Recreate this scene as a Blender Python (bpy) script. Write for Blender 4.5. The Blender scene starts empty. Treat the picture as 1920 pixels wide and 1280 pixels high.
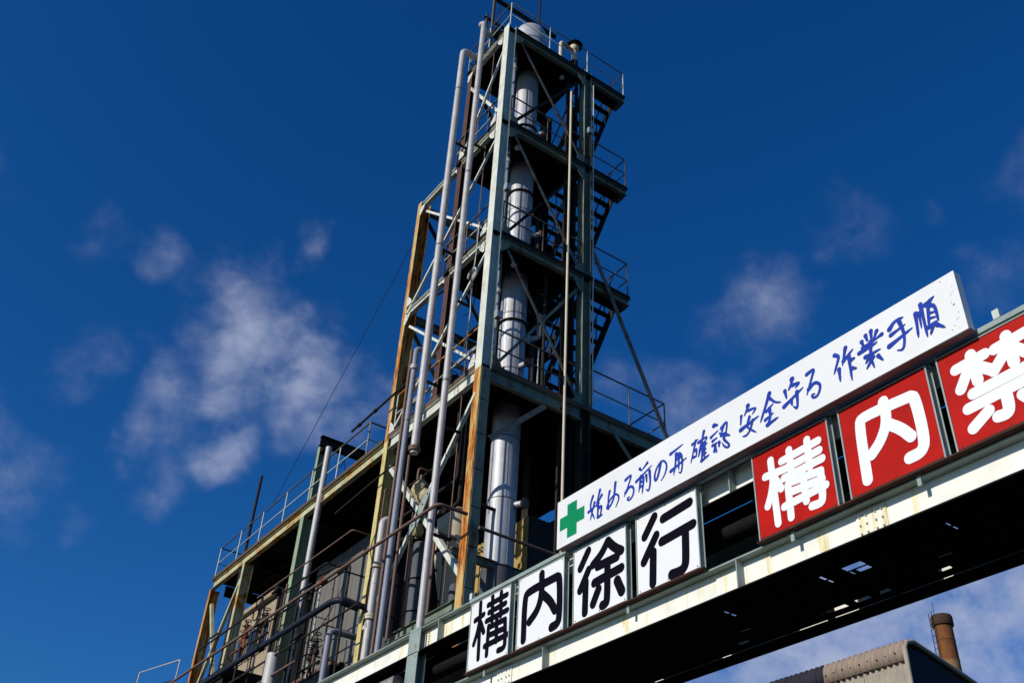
import bpy, math, random
from mathutils import Vector, Matrix
random.seed(7)
SC = bpy.context.scene
COL = SC.collection
V = Vector
R = math.radians

# ------------------------------------------------------------------ camera
YAW, PITCH, ROLL, FPX = R(56.7024), R(36.5949), R(3.5279), 1919.5
EYE = V((0, 0, 1.6))
fw = V((math.cos(YAW)*math.cos(PITCH), math.sin(YAW)*math.cos(PITCH), math.sin(PITCH)))
rt0 = V((math.sin(YAW), -math.cos(YAW), 0)); up0 = rt0.cross(fw)
rt = rt0*math.cos(ROLL) + up0*math.sin(ROLL)
up = -rt0*math.sin(ROLL) + up0*math.cos(ROLL)
cam = bpy.data.cameras.new('camera'); camo = bpy.data.objects.new('camera', cam); COL.objects.link(camo)
cam.sensor_width = 36; cam.lens = 36*FPX/1920; cam.clip_start = 0.05; cam.clip_end = 3000
camo.matrix_world = Matrix(((rt.x, up.x, -fw.x, EYE.x), (rt.y, up.y, -fw.y, EYE.y), (rt.z, up.z, -fw.z, EYE.z), (0, 0, 0, 1)))
SC.camera = camo

def sky_dir(px, py):            # direction of a spot in the sky, as seen from the camera's place
    return (rt*(px-960) - up*(py-640) + fw*FPX).normalized()

# ------------------------------------------------------------------ world, sun, exposure
SUN_EL, SUN_AZ = R(27), R(180+1.5)        # azimuth measured from +X towards +Y
sund = V((math.cos(SUN_AZ)*math.cos(SUN_EL), math.sin(SUN_AZ)*math.cos(SUN_EL), math.sin(SUN_EL)))
world = bpy.data.worlds.new('World'); SC.world = world; world.use_nodes = True
nt = world.node_tree; N = nt.nodes; L = nt.links
for n in list(N): N.remove(n)
wout = N.new('ShaderNodeOutputWorld')
sky = N.new('ShaderNodeTexSky'); sky.sky_type = 'NISHITA'; sky.sun_disc = False
sky.sun_elevation = SUN_EL; sky.sun_rotation = math.atan2(sund.x, sund.y)
sky.altitude = 0; sky.air_density = 1.0; sky.dust_density = 0.5; sky.ozone_density = 4.0
hs = N.new('ShaderNodeHueSaturation'); hs.inputs['Saturation'].default_value = 1.3; hs.inputs['Value'].default_value = 1.0
L.new(sky.outputs[0], hs.inputs['Color'])
bg = N.new('ShaderNodeBackground'); bg.inputs['Strength'].default_value = 0.094
tint = N.new('ShaderNodeMix'); tint.data_type = 'RGBA'; tint.blend_type = 'MULTIPLY'; tint.inputs[0].default_value = 1
L.new(hs.outputs[0], tint.inputs[6]); tint.inputs[7].default_value = (.62, 1.0, 1.36, 1)     # the deep polarised blue of the photograph
L.new(tint.outputs[2], bg.inputs['Color'])
tc = N.new('ShaderNodeTexCoord')
def wmath(op, a, b=None, c=None, clamp=False):
    n = N.new('ShaderNodeMath'); n.operation = op; n.use_clamp = clamp
    for i, x in enumerate((a, b, c)):
        if x is None: continue
        if isinstance(x, (int, float)): n.inputs[i].default_value = x
        else: L.new(x, n.inputs[i])
    return n.outputs[0]
def wnoise(scale, detail, rough, dist, sc=(1, 1, 1)):
    m = N.new('ShaderNodeMapping'); m.inputs['Scale'].default_value = sc
    L.new(tc.outputs['Generated'], m.inputs['Vector'])
    n = N.new('ShaderNodeTexNoise'); n.inputs['Scale'].default_value = scale; n.inputs['Detail'].default_value = detail
    n.inputs['Roughness'].default_value = rough; n.inputs['Distortion'].default_value = dist
    L.new(m.outputs[0], n.inputs['Vector'])
    return n
warp = wnoise(7, 4, .55, 0)
wv = N.new('ShaderNodeVectorMath'); wv.operation = 'MULTIPLY_ADD'
L.new(warp.outputs['Color'], wv.inputs[0]); wv.inputs[1].default_value = (.16, .16, .16)
L.new(tc.outputs['Generated'], wv.inputs[2])
CLOUDS = [(450, 580, 105, .55), (575, 650, 85, .62), (410, 700, 85, .5), (440, 825, 65, .55), (610, 760, 90, .42), (295, 740, 70, .4),
          (310, 880, 60, .38), (275, 500, 60, .35), (170, 430, 60, .24), (612, 465, 50, .42), (655, 575, 45, .3), (120, 700, 60, .22),
          (150, 950, 60, .22), (705, 690, 60, .3), (250, 820, 50, .3), (1590, 440, 80, .27), (1430, 610, 95, .36), (1765, 375, 40, .26), (1890, 490, 80, .24),
          (1300, 790, 90, .45), (1180, 720, 70, .25), (1830, 1120, 210, .75), (1560, 1190, 210, .8), (1700, 1230, 160, .6), (1350, 1400, 230, .5), (2100, 1200, 250, .5),
          (-150, 900, 160, .4), (-200, 300, 150, .3), (2100, 300, 140, .35), (900, 1700, 250, .4), (200, 2000, 300, .5)]
tot = None
for px, py, rad, wt in CLOUDS:
    d = N.new('ShaderNodeVectorMath'); d.operation = 'DISTANCE'
    L.new(wv.outputs[0], d.inputs[0]); c = sky_dir(px, py); d.inputs[1].default_value = (c.x+.08, c.y+.08, c.z+.08)
    mr = N.new('ShaderNodeMapRange'); mr.interpolation_type = 'SMOOTHSTEP'
    mr.inputs['From Min'].default_value = rad/FPX*1.8; mr.inputs['From Max'].default_value = 0
    mr.inputs['To Min'].default_value = 0; mr.inputs['To Max'].default_value = wt
    L.new(d.outputs['Value'], mr.inputs['Value'])
    tot = mr.outputs[0] if tot is None else wmath('MAXIMUM', wmath('MULTIPLY', wmath('ADD', tot, mr.outputs[0]), .62), wmath('MAXIMUM', tot, mr.outputs[0]))
fine = wnoise(20, 11, .6, .12, (1, 1, 1.25))
far = wnoise(3.1, 6, .6, .3, (1, 1, 2.2))
# a few more clouds over the rest of the sky, away from the view
sep = N.new('ShaderNodeVectorMath'); sep.operation = 'DOT_PRODUCT'; L.new(tc.outputs['Generated'], sep.inputs[0]); sep.inputs[1].default_value = fw
behind = N.new('ShaderNodeMapRange'); behind.inputs['From Min'].default_value = .75; behind.inputs['From Max'].default_value = .5; L.new(sep.outputs['Value'], behind.inputs['Value'])
fm = N.new('ShaderNodeMapRange'); fm.interpolation_type = 'SMOOTHSTEP'; fm.inputs['From Min'].default_value = .56; fm.inputs['From Max'].default_value = .8; fm.inputs['To Max'].default_value = .25
L.new(far.outputs['Fac'], fm.inputs['Value'])
tot = wmath('MAXIMUM', tot, wmath('MULTIPLY', fm.outputs[0], behind.outputs[0]))
big = wnoise(7.5, 4, .5, .2, (1, 1, 1.2))
nsum = wmath('ADD', wmath('MULTIPLY', wmath('SUBTRACT', fine.outputs['Fac'], .5), 1.75), wmath('MULTIPLY', wmath('SUBTRACT', big.outputs['Fac'], .5), 1.1))
dens = wmath('ADD', tot, wmath('MULTIPLY', nsum, wmath('MULTIPLY_ADD', tot, 1.05, .13)))
core = N.new('ShaderNodeMapRange'); core.interpolation_type = 'SMOOTHSTEP'
core.inputs['From Min'].default_value = .08; core.inputs['From Max'].default_value = 1.0; core.inputs['To Min'].default_value = 0; core.inputs['To Max'].default_value = .84
L.new(dens, core.inputs['Value'])
gate = N.new('ShaderNodeMapRange'); gate.inputs['From Min'].default_value = .02; gate.inputs['From Max'].default_value = .16; L.new(tot, gate.inputs['Value'])
cm = wmath('MULTIPLY', core.outputs[0], gate.outputs[0], clamp=True)
cbg = N.new('ShaderNodeBackground'); cbg.inputs['Color'].default_value = (.54, .60, .80, 1); cbg.inputs['Strength'].default_value = 1.0
mx = N.new('ShaderNodeMixShader'); L.new(cm, mx.inputs[0]); L.new(bg.outputs[0], mx.inputs[1]); L.new(cbg.outputs[0], mx.inputs[2])
L.new(mx.outputs[0], wout.inputs[0])

sun = bpy.data.lights.new('sun', 'SUN'); sun.energy = 5.0; sun.angle = R(.5); sun.color = (1, .95, .86)
suno = bpy.data.objects.new('sun', sun); COL.objects.link(suno)
suno.rotation_euler = sund.to_track_quat('Z', 'Y').to_euler(); suno.location = sund*60
vs = SC.view_settings; vs.view_transform = 'Standard'; vs.look = 'None'; vs.gamma = 1; vs.exposure = -0.33; vs.use_curve_mapping = False

# ------------------------------------------------------------------ materials
def mat(name, col, rough=.6, metal=0.0, var=.15, vscale=3.0, rust=0.0, rcol=(.22, .07, .02), rscale=2.5, streak=(1, 1, .25), bump=0.0, bscale=40, spec=.22, rust2=None):
    m = bpy.data.materials.new(name); m.use_nodes = True; t = m.node_tree; n = t.nodes; l = t.links
    b = n['Principled BSDF']; b.inputs['Metallic'].default_value = metal
    b.inputs['Specular IOR Level'].default_value = spec
    tcn = n.new('ShaderNodeTexCoord')
    nz = n.new('ShaderNodeTexNoise'); nz.inputs['Scale'].default_value = vscale; nz.inputs['Detail'].default_value = 6; nz.inputs['Roughness'].default_value = .65
    l.new(tcn.outputs['Object'], nz.inputs['Vector'])
    r = n.new('ShaderNodeMapRange'); r.inputs['From Min'].default_value = .3; r.inputs['From Max'].default_value = .7
    r.inputs['To Min'].default_value = 1-var; r.inputs['To Max'].default_value = 1+var*.6
    l.new(nz.outputs['Fac'], r.inputs['Value'])
    sc = n.new('ShaderNodeVectorMath'); sc.operation = 'SCALE'; sc.inputs[0].default_value = col; l.new(r.outputs[0], sc.inputs['Scale'])
    out = sc.outputs[0]
    rg = n.new('ShaderNodeMapRange'); rg.inputs['To Min'].default_value = max(.05, rough-.1); rg.inputs['To Max'].default_value = min(1, rough+.12)
    l.new(nz.outputs['Fac'], rg.inputs['Value']); rout = rg.outputs[0]
    if rust > 0:
        mp = n.new('ShaderNodeMapping'); mp.inputs['Scale'].default_value = streak; l.new(tcn.outputs['Object'], mp.inputs['Vector'])
        n2 = n.new('ShaderNodeTexNoise'); n2.inputs['Scale'].default_value = rscale; n2.inputs['Detail'].default_value = 8; n2.inputs['Roughness'].default_value = .7; n2.inputs['Distortion'].default_value = .3
        l.new(mp.outputs[0], n2.inputs['Vector'])
        rr = n.new('ShaderNodeMapRange'); rr.interpolation_type = 'SMOOTHSTEP'; lo = .78-.5*rust
        rr.inputs['From Min'].default_value = lo; rr.inputs['From Max'].default_value = lo+.13
        l.new(n2.outputs['Fac'], rr.inputs['Value'])
        n3 = n.new('ShaderNodeTexNoise'); n3.inputs['Scale'].default_value = rscale*5; n3.inputs['Detail'].default_value = 4; l.new(mp.outputs[0], n3.inputs['Vector'])
        rc = n.new('ShaderNodeMix'); rc.data_type = 'RGBA'; rc.inputs[6].default_value = (*rcol, 1); rc.inputs[7].default_value = (*(rust2 or (rcol[0]*.35, rcol[1]*.35, rcol[2]*.5)), 1)
        n3r = n.new('ShaderNodeMapRange'); n3r.inputs['From Min'].default_value = .42; n3r.inputs['From Max'].default_value = .62; l.new(n3.outputs['Fac'], n3r.inputs['Value'])
        l.new(n3r.outputs[0], rc.inputs[0])
        mxn = n.new('ShaderNodeMix'); mxn.data_type = 'RGBA'; l.new(rr.outputs[0], mxn.inputs[0]); l.new(out, mxn.inputs[6]); l.new(rc.outputs[2], mxn.inputs[7])
        out = mxn.outputs[2]
        if metal > 0:
            mm = n.new('ShaderNodeMath'); mm.operation = 'MULTIPLY_ADD'; l.new(rr.outputs[0], mm.inputs[0]); mm.inputs[1].default_value = -metal; mm.inputs[2].default_value = metal; l.new(mm.outputs[0], b.inputs['Metallic'])
    l.new(out, b.inputs['Base Color']); l.new(rout, b.inputs['Roughness'])
    if bump > 0:
        nb = n.new('ShaderNodeTexNoise'); nb.inputs['Scale'].default_value = bscale; nb.inputs['Detail'].default_value = 4; l.new(tcn.outputs['Object'], nb.inputs['Vector'])
        bp = n.new('ShaderNodeBump'); bp.inputs['Strength'].default_value = bump; bp.inputs['Distance'].default_value = .01
        l.new(nb.outputs['Fac'], bp.inputs['Height']); l.new(bp.outputs[0], b.inputs['Normal'])
    return m
M = {}
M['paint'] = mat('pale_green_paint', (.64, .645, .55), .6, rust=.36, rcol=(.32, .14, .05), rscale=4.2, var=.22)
M['paint_shade'] = mat('shaded_green_paint', (.17, .205, .155), .6, rust=.50, rcol=(.20, .08, .03), rscale=3.5, var=.25)  # green darkened to carry the shade of front-facing steel; rust patches are its own
M['brace'] = mat('brace_paint', (.20, .18, .14), .7, rust=.6, rcol=(.17, .07, .03), rscale=3, streak=(1, 1, 1), var=.25)
M['rustcol'] = mat('rusty_yellow_paint', (.56, .40, .15), .65, rust=.76, rcol=(.58, .19, .015), rust2=(.13, .03, .008), rscale=2.6, streak=(1.4, 1.4, .22), var=.25, bump=.3)
M['greencol'] = mat('green_column_paint', (.27, .34, .21), .6, rust=.36, rcol=(.38, .22, .07), rscale=2.5, var=.2)
M['yellowbeam'] = mat('yellowed_roof_beam_paint', (.47, .46, .28), .6, rust=.62, rcol=(.55, .25, .02), rscale=1.3, streak=(1, .8, 1), var=.25)
M['deck'] = mat('dark_deck_steel', (.018, .016, .015), .8, spec=.06, rust=.4, rcol=(.06, .025, .012), streak=(1, 1, 1))
M['edge'] = mat('rusty_deck_edge', (.10, .07, .05), .8, rust=.5, rcol=(.25, .075, .02), rscale=3, streak=(1, 1, 1))
M['rail'] = mat('rail_steel', (.13, .10, .075), .7, rust=.45, rcol=(.2, .09, .04), rscale=4, streak=(1, 1, 1), var=.3)
M['railpale'] = mat('pale_rail_paint', (.52, .57, .52), .6, rust=.42, rcol=(.3, .14, .06), rscale=2.5, streak=(1, 1, 1), var=.2)
M['dark'] = mat('dark_steel', (.03, .025, .022), .6, spec=.06, rust=.4, rcol=(.08, .03, .015), streak=(1, 1, 1))
M['galv'] = mat('galvanized_pipe', (.49, .46, .44), .5, metal=.1, var=.2, vscale=3, rust=.34, rcol=(.30, .24, .19), rscale=4)
M['bluegrey'] = mat('blue_grey_pipe_paint', (.23, .245, .30), .45, var=.15, vscale=4, rust=.2, rcol=(.15, .12, .11))
M['navy'] = mat('dark_blue_grey_pipe', (.016, .018, .032), .55, var=.2, vscale=4, rust=.25, rcol=(.07, .05, .04), streak=(1, 1, 1))
M['brown'] = mat('brown_pipe_paint', (.17, .10, .075), .6, rust=.42, rcol=(.22, .12, .08), rscale=5, var=.25)
M['clad'] = mat('aluminium_cladding', (.46, .46, .48), .52, metal=.28, var=.2, vscale=2.5, rust=.40, rcol=(.33, .32, .33), rust2=(.2, .17, .15), rscale=2.6, streak=(2, 2, .18), bump=.12, bscale=6)
M['band'] = mat('cladding_band', (.12, .12, .13), .5, metal=.3)
M['cream'] = mat('cream_tank_paint', (.66, .56, .40), .55, rust=.40, rcol=(.36, .17, .05), rscale=1.8, var=.15)
M['lag'] = mat('lumpy_lagging', (.52, .42, .22), .8, rust=.5, rcol=(.10, .06, .03), rscale=5, streak=(1, 1, 1), bump=.8, bscale=14, var=.3)
M['darktank'] = mat('grey_lagging', (.085, .088, .10), .6, var=.25, rust=.3, rcol=(.06, .05, .045))
M['black'] = mat('black_paint', (.006, .006, .012), .45, spec=.06, var=.2)
M['white'] = mat('sign_white', (.78, .775, .76), .4, var=.025, vscale=1.5, rust=.26, rcol=(.66, .60, .47), rust2=(.60, .48, .30), rscale=2.6, streak=(1, 1.6, .3))
M['banner'] = mat('banner_white', (.74, .735, .72), .45, var=.05, vscale=1.6, rust=.30, rcol=(.64, .63, .60), rust2=(.60, .57, .52), rscale=2.4, streak=(1, 2.4, .3))
M['bannerside'] = mat('banner_side', (.20, .14, .14), .6, rust=.3, rcol=(.14, .07, .05), streak=(1, .3, 1))
M['red'] = mat('sign_red', (.43, .009, .005), .55, spec=.08, var=.22, vscale=2.0, rust=.34, rcol=(.30, .014, .010), rust2=(.36, .04, .03), rscale=2, streak=(1, 1.5, .4))
M['ltrwhite'] = mat('lettering_white', (.80, .80, .82), .4, var=.02)
M['ltrblack'] = mat('lettering_black', (.004, .003, .008), .7, spec=.04, var=.2)
M['ltrblue'] = mat('lettering_blue', (.016, .045, .33), .6, spec=.1, var=.2, vscale=6)
M['green'] = mat('cross_green', (.003, .23, .09), .6, spec=.1, var=.12)
M['frame'] = mat('sign_frame_steel', (.30, .35, .33), .5, rust=.36, rcol=(.26, .08, .03), rscale=4, var=.2)
M['girder'] = mat('girder_white_paint', (.84, .82, .73), .5, rust=.50, rcol=(.80, .70, .36), rust2=(.66, .50, .20), rscale=1.9, streak=(1, 2.6, .3), var=.12)
M['girderteal'] = mat('girder_edge_paint', (.27, .33, .30), .55, rust=.36, rcol=(.22, .12, .06), rscale=3, streak=(1, 1, 1), var=.2)
M['under'] = mat('shaded_underside', (.010, .010, .011), .85, spec=.06)  # near black: the shade beneath the bridge put into the colour
M['rusty'] = mat('rusted_steel', (.17, .05, .02), .85, rust=.5, rcol=(.11, .035, .015), rscale=6, streak=(1, 1, 1), bump=.4)
M['siding'] = mat('grey_beige_siding', (.155, .145, .13), .7, rust=.30, rcol=(.24, .20, .16), rscale=2, var=.12)
M['sidingjoint'] = mat('siding_joint', (.02, .022, .03), .6)
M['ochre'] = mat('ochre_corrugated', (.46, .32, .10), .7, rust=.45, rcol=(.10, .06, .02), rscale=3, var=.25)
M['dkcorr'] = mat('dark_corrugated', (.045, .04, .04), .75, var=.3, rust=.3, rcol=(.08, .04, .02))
M['shed'] = mat('beige_cement_sheet', (.31, .235, .18), .85, rust=.40, rcol=(.30, .25, .21), rscale=3, streak=(1, 1, .2), var=.2, bump=.2)
M['shed2'] = mat('pale_cement_sheet', (.36, .31, .245), .85, rust=.36, rcol=(.38, .35, .28), rscale=3, streak=(1, 1, .2), var=.18, bump=.2)
M['shedshade'] = mat('shaded_shed_sheet', (.035, .033, .045), .7, spec=.06, var=.3)  # dark copy of the beige sheets, shadow put into the colour
M['chim'] = mat('chimney_render', (.25, .145, .06), .85, rust=.40, rcol=(.20, .09, .035), rscale=.35, streak=(1, 1, .5), var=.2)
M['chimtop'] = mat('sooty_chimney_top', (.06, .030, .02), .85, rust=.4, rcol=(.10, .035, .015), streak=(1, 1, 1))
M['soot'] = mat('soot_stained_chimney', (.17, .065, .02), .85, rust=.5, rcol=(.08, .03, .012), rscale=.8, var=.3)
M['cabin'] = mat('cream_cabin_paint', (.36, .28, .19), .7, rust=.4, rcol=(.25, .16, .09), rscale=2, var=.2)
M['glass'] = mat('dusty_dark_glass', (.02, .03, .045), .12, spec=.6, var=.2)
M['rope'] = mat('pale_rope', (.55, .52, .50), .9)
M['asphalt'] = mat('asphalt', (.022, .022, .024), .9, var=.3, vscale=.8, bump=.3, bscale=60)

M['ledge'] = mat('dark_rusty_ledge', (.055, .022, .015), .85, rust=.45, rcol=(.16, .05, .02), rscale=5, streak=(1, 1, 1))
M['yellowcol'] = mat('yellow_column_paint', (.60, .50, .20), .65, rust=.58, rcol=(.50, .20, .03), rust2=(.2, .07, .02), rscale=2.2, streak=(1.4, 1.4, .2), var=.2)
M['redcol'] = mat('dark_red_oxide', (.10, .042, .03), .7, rust=.45, rcol=(.2, .09, .05), rscale=3, var=.3)
# ------------------------------------------------------------------ mesh helpers
def world_of(o):
    p = V((0, 0, 0))
    while o is not None: p += o.location; o = o.parent
    return p
class MB:
    def __init__(s): s.v = []; s.f = []; s.sm = []
    def add(s, vs, fs, smooth=False):
        k = len(s.v); s.v += [tuple(p) for p in vs]
        s.f += [tuple(i+k for i in f) for f in fs]; s.sm += [smooth]*len(fs); return s
    def box(s, a, b):
        x0, y0, z0 = a; x1, y1, z1 = b
        return s.add([(x0, y0, z0), (x1, y0, z0), (x1, y1, z0), (x0, y1, z0), (x0, y0, z1), (x1, y0, z1), (x1, y1, z1), (x0, y1, z1)],
                     [(3, 2, 1, 0), (4, 5, 6, 7), (0, 1, 5, 4), (1, 2, 6, 5), (2, 3, 7, 6), (3, 0, 4, 7)])
    def bar(s, p, q, w, h, up=(0, 0, 1), off=(0, 0)):
        p = V(p); q = V(q); d = (q-p).normalized(); u = V(up); u = (u-d*u.dot(d))
        if u.length < 1e-4: u = V((1, 0, 0)); u = u-d*u.dot(d)
        u.normalize(); r = d.cross(u); c = r*off[0]+u*off[1]
        vs = []
        for e in (p, q):
            for a, b in ((-1, -1), (1, -1), (1, 1), (-1, 1)): vs.append(e+c+r*(a*w/2)+u*(b*h/2))
        return s.add(vs, [(0, 1, 2, 3), (7, 6, 5, 4), (0, 4, 5, 1), (1, 5, 6, 2), (2, 6, 7, 3), (3, 7, 4, 0)])
    def ibeam(s, p, q, h, w, tf=.014, tw=.010, up=(0, 0, 1)):
        s.bar(p, q, w, tf, up, (0, h/2-tf/2)); s.bar(p, q, w, tf, up, (0, -h/2+tf/2)); s.bar(p, q, tw, h-2*tf, up); return s
    def angle(s, p, q, a, t=.008, up=(0, 0, 1)):
        s.bar(p, q, a, t, up, (0, a/2-t/2)); s.bar(p, q, t, a-t, up, (-a/2+t/2, -t/2)); return s
    def tube(s, pts, r, n=12, bend=0.0, caps=True):
        P = [V(p) for p in pts]
        if bend > 0 and len(P) > 2:
            Q = [P[0]]
            for i in range(1, len(P)-1):
                a = (P[i-1]-P[i]); b = (P[i+1]-P[i]); k = min(bend, a.length*.45, b.length*.45); a.normalize(); b.normalize()
                for j in range(6):
                    t = j/5; Q.append((P[i]+a*k)*(1-t)**2 + P[i]*(2*t*(1-t)) + (P[i]+b*k)*t*t)
            Q.append(P[-1]); P = Q
        ds = [(P[i+1]-P[i]).normalized() for i in range(len(P)-1)]
        u = ds[0].orthogonal().normalized(); vs = []
        for i, p in enumerate(P):
            if i == 0: d = ds[0]
            elif i == len(P)-1: d = ds[-1]
            else: d = (ds[i-1]+ds[i]).normalized()
            u = (u-d*u.dot(d)).normalized(); w = d.cross(u)
            rr = r[i] if isinstance(r, (list, tuple)) else r
            for j in range(n):
                a = 2*math.pi*j/n; vs.append(p+u*(math.cos(a)*rr)+w*(math.sin(a)*rr))
        fs = []
        for i in range(len(P)-1):
            for j in range(n):
                k = (j+1) % n; fs.append((i*n+j, i*n+k, (i+1)*n+k, (i+1)*n+j))
        s.add(vs, fs, True)
        if caps:
            s.add(vs[:n], [tuple(reversed(range(n)))]); s.add(vs[-n:], [tuple(range(n))])
        return s
    def lathe(s, c, prof, n=28):       # prof: (radius, z) from the bottom up
        c = V(c); vs = []
        for r, z in prof:
            for j in range(n):
                a = 2*math.pi*j/n; vs.append((c.x+math.cos(a)*r, c.y+math.sin(a)*r, c.z+z))
        fs = []
        for i in range(len(prof)-1):
            for j in range(n):
                k = (j+1) % n; fs.append((i*n+j, i*n+k, (i+1)*n+k, (i+1)*n+j))
        s.add(vs, fs, True)
        s.add(vs[:n], [tuple(reversed(range(n)))]); s.add(vs[-n:], [tuple(range(n))]); return s
    def build(s, name, m, parent=None, loc=None):
        base = world_of(parent) if parent else V((0, 0, 0))
        org = V(loc) if loc is not None else base
        me = bpy.data.meshes.new(name); me.from_pydata([tuple(V(v)-org) for v in s.v], [], s.f)
        me.polygons.foreach_set('use_smooth', s.sm); me.materials.append(M[m] if isinstance(m, str) else m); me.update()
        o = bpy.data.objects.new(name, me); COL.objects.link(o); o.parent = parent; o.location = org-base
        return o
def copy_at(o, at, parent):             # another piece sharing the same mesh
    c = bpy.data.objects.new(o.name.split('.')[0], o.data); COL.objects.link(c); c.parent = parent
    c.location = V(at)-world_of(parent) if parent else V(at); return c
def tag(o, label=None, cat=None, group=None, kind=None):
    if label: o['label'] = label
    if cat: o['category'] = cat
    if group: o['group'] = group
    if kind: o['kind'] = kind
    return o
def thing(name, label, cat, loc, group=None):
    o = bpy.data.objects.new(name, None); COL.objects.link(o); o.location = loc; o.empty_display_size = .3
    return tag(o, label, cat, group)
def railing(parent, path, h=1.08, spacing=1.2, top='rail', mid='rail', post='rail', r=.021, mids=(.52,), skip_first=False):
    P = [V(p) for p in path]
    rl = MB().tube([p+V((0, 0, h)) for p in P], r, 8).build('railing', top, parent)
    for m in mids: MB().tube([p+V((0, 0, h*m)) for p in P], r*.8, 8).build('mid_rail', mid, rl)
    proto = None
    for i in range(len(P)-1):
        d = P[i+1]-P[i]; n = max(1, round(d.length/spacing))
        for k in range(n+(1 if i == len(P)-2 else 0)):
            if skip_first and i == 0 and k == 0: continue
            p = P[i]+d*(k/n)
            if proto is None: proto = MB().tube([p, p+V((0, 0, h))], r*.9, 8).build('post', post, rl, p)
            else: copy_at(proto, p, rl)
    return rl
def pipe(name, label, pts, r, m, bend=None, flanges=(), cat='pipe', fm=None, n=14, group=None, clamps=()):
    bend = r*3.2 if bend is None else bend
    if not flanges and not clamps:
        return tag(MB().tube(pts, r, n, bend).build(name, m, None, pts[0]), label, cat, group)
    t = thing(name, label, cat, pts[0], group)
    MB().tube(pts, r, n, bend).build('pipe_run', m, t)
    for p, d in flanges:
        p = V(p); d = V(d).normalized()
        MB().tube([p-d*.05, p-d*.004], r*1.5, 16).build('flange', fm or m, t)
        MB().tube([p+d*.004, p+d*.05], r*1.5, 16).build('flange', fm or m, t)
    for p, q in clamps:
        MB().bar(p, q, .05, .05).build('clamp', 'dark', t)
    if r > .06:                                    # weld seams and sleeves along the long straight runs
        for a_, b_ in zip(pts, pts[1:]):
            a_, b_ = V(a_), V(b_); ln = (b_-a_).length; d = (b_-a_).normalized(); k = int(ln/2.1)
            for i in range(1, k+1):
                p = a_+d*(ln*i/(k+1)+.2*math.sin(i*2.3)); MB().tube([p-d*.02, p+d*.02], r*1.045, n).build('weld_seam', 'band' if i % 3 == 0 else m, t)
    return t

# ------------------------------------------------------------------ ground
tag(MB().add([(-900, -900, 0), (900, -900, 0), (900, 900, 0), (-900, 900, 0)], [(0, 1, 2, 3)]).build('ground', 'asphalt'), kind='structure')

# ------------------------------------------------------------------ the steel tower
XL, XB, XR = 9.12, 11.80, 13.28          # left face, right-hand columns, outer edge of the stair side
YF, YB, YD = 15.0, 17.15, 19.0           # front face, rear of the upper decks, rear of the lower bay
LV = [25.50, 21.72, 17.88, 14.05]        # deck tops
TW = thing('steel_tower', 'tall pale green steel tower with four decks, stairs and diagonal braces', 'tower', (XL, YF, 0))
def col(x, y, z0, z1, m, parent=TW, h=.25, w=.25, label=None):
    o = MB().ibeam((x, y, z0), (x, y, z1), h, w, .016, .012, (1, 0, 0)).build('column', m, parent)
    if label: o['label'] = label
    return o
cx, cy = XL+.125, YF+.125
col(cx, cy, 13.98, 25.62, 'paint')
c = col(cx, cy, 0, 13.98, 'rustcol', label='rusty yellow lower length of the front column')
# bolted cover plate up the lower length, on the face towards the camera
for k in range(9):
    MB().box((cx-.105, cy-.138, 6.6+k*.82), (cx+.105, cy-.127, 7.4+k*.82)).build('cover_plate', 'paint_shade', c)
col(XB+.125, cy, 13.99, 25.66, 'paint_shade')
col(XB+.125, cy, 0, 13.985, 'dark')
col(cx+.02, YB-.08, 14.05, 25.52, 'redcol', h=.15, w=.15, label='dark reddish rear column of the upper tower')
col(XB+.125, YB-.125, 0, 25.5, 'dark')
col(cx+.02, YD, 13.95, 21.75, 'rustcol', h=.30, w=.19, label='rusty orange rear column of the lower bay')
col(cx+.02, YD, 0, 13.945, 'yellowcol', h=.30, w=.19, label='yellow painted foot of the rear column')
col(XB+.125, YD, 0, 21.6, 'dark')
def beam(p, q, h, m, w=.12, parent=TW, name='beam'): return MB().ibeam(p, q, h, w, .012, .009).build(name, m, parent)
def brace(p, q, m='brace', a=.075, parent=TW, up=(0, 0, 1)): return MB().angle(p, q, a, .009, up).build('brace', m, parent)
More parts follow.
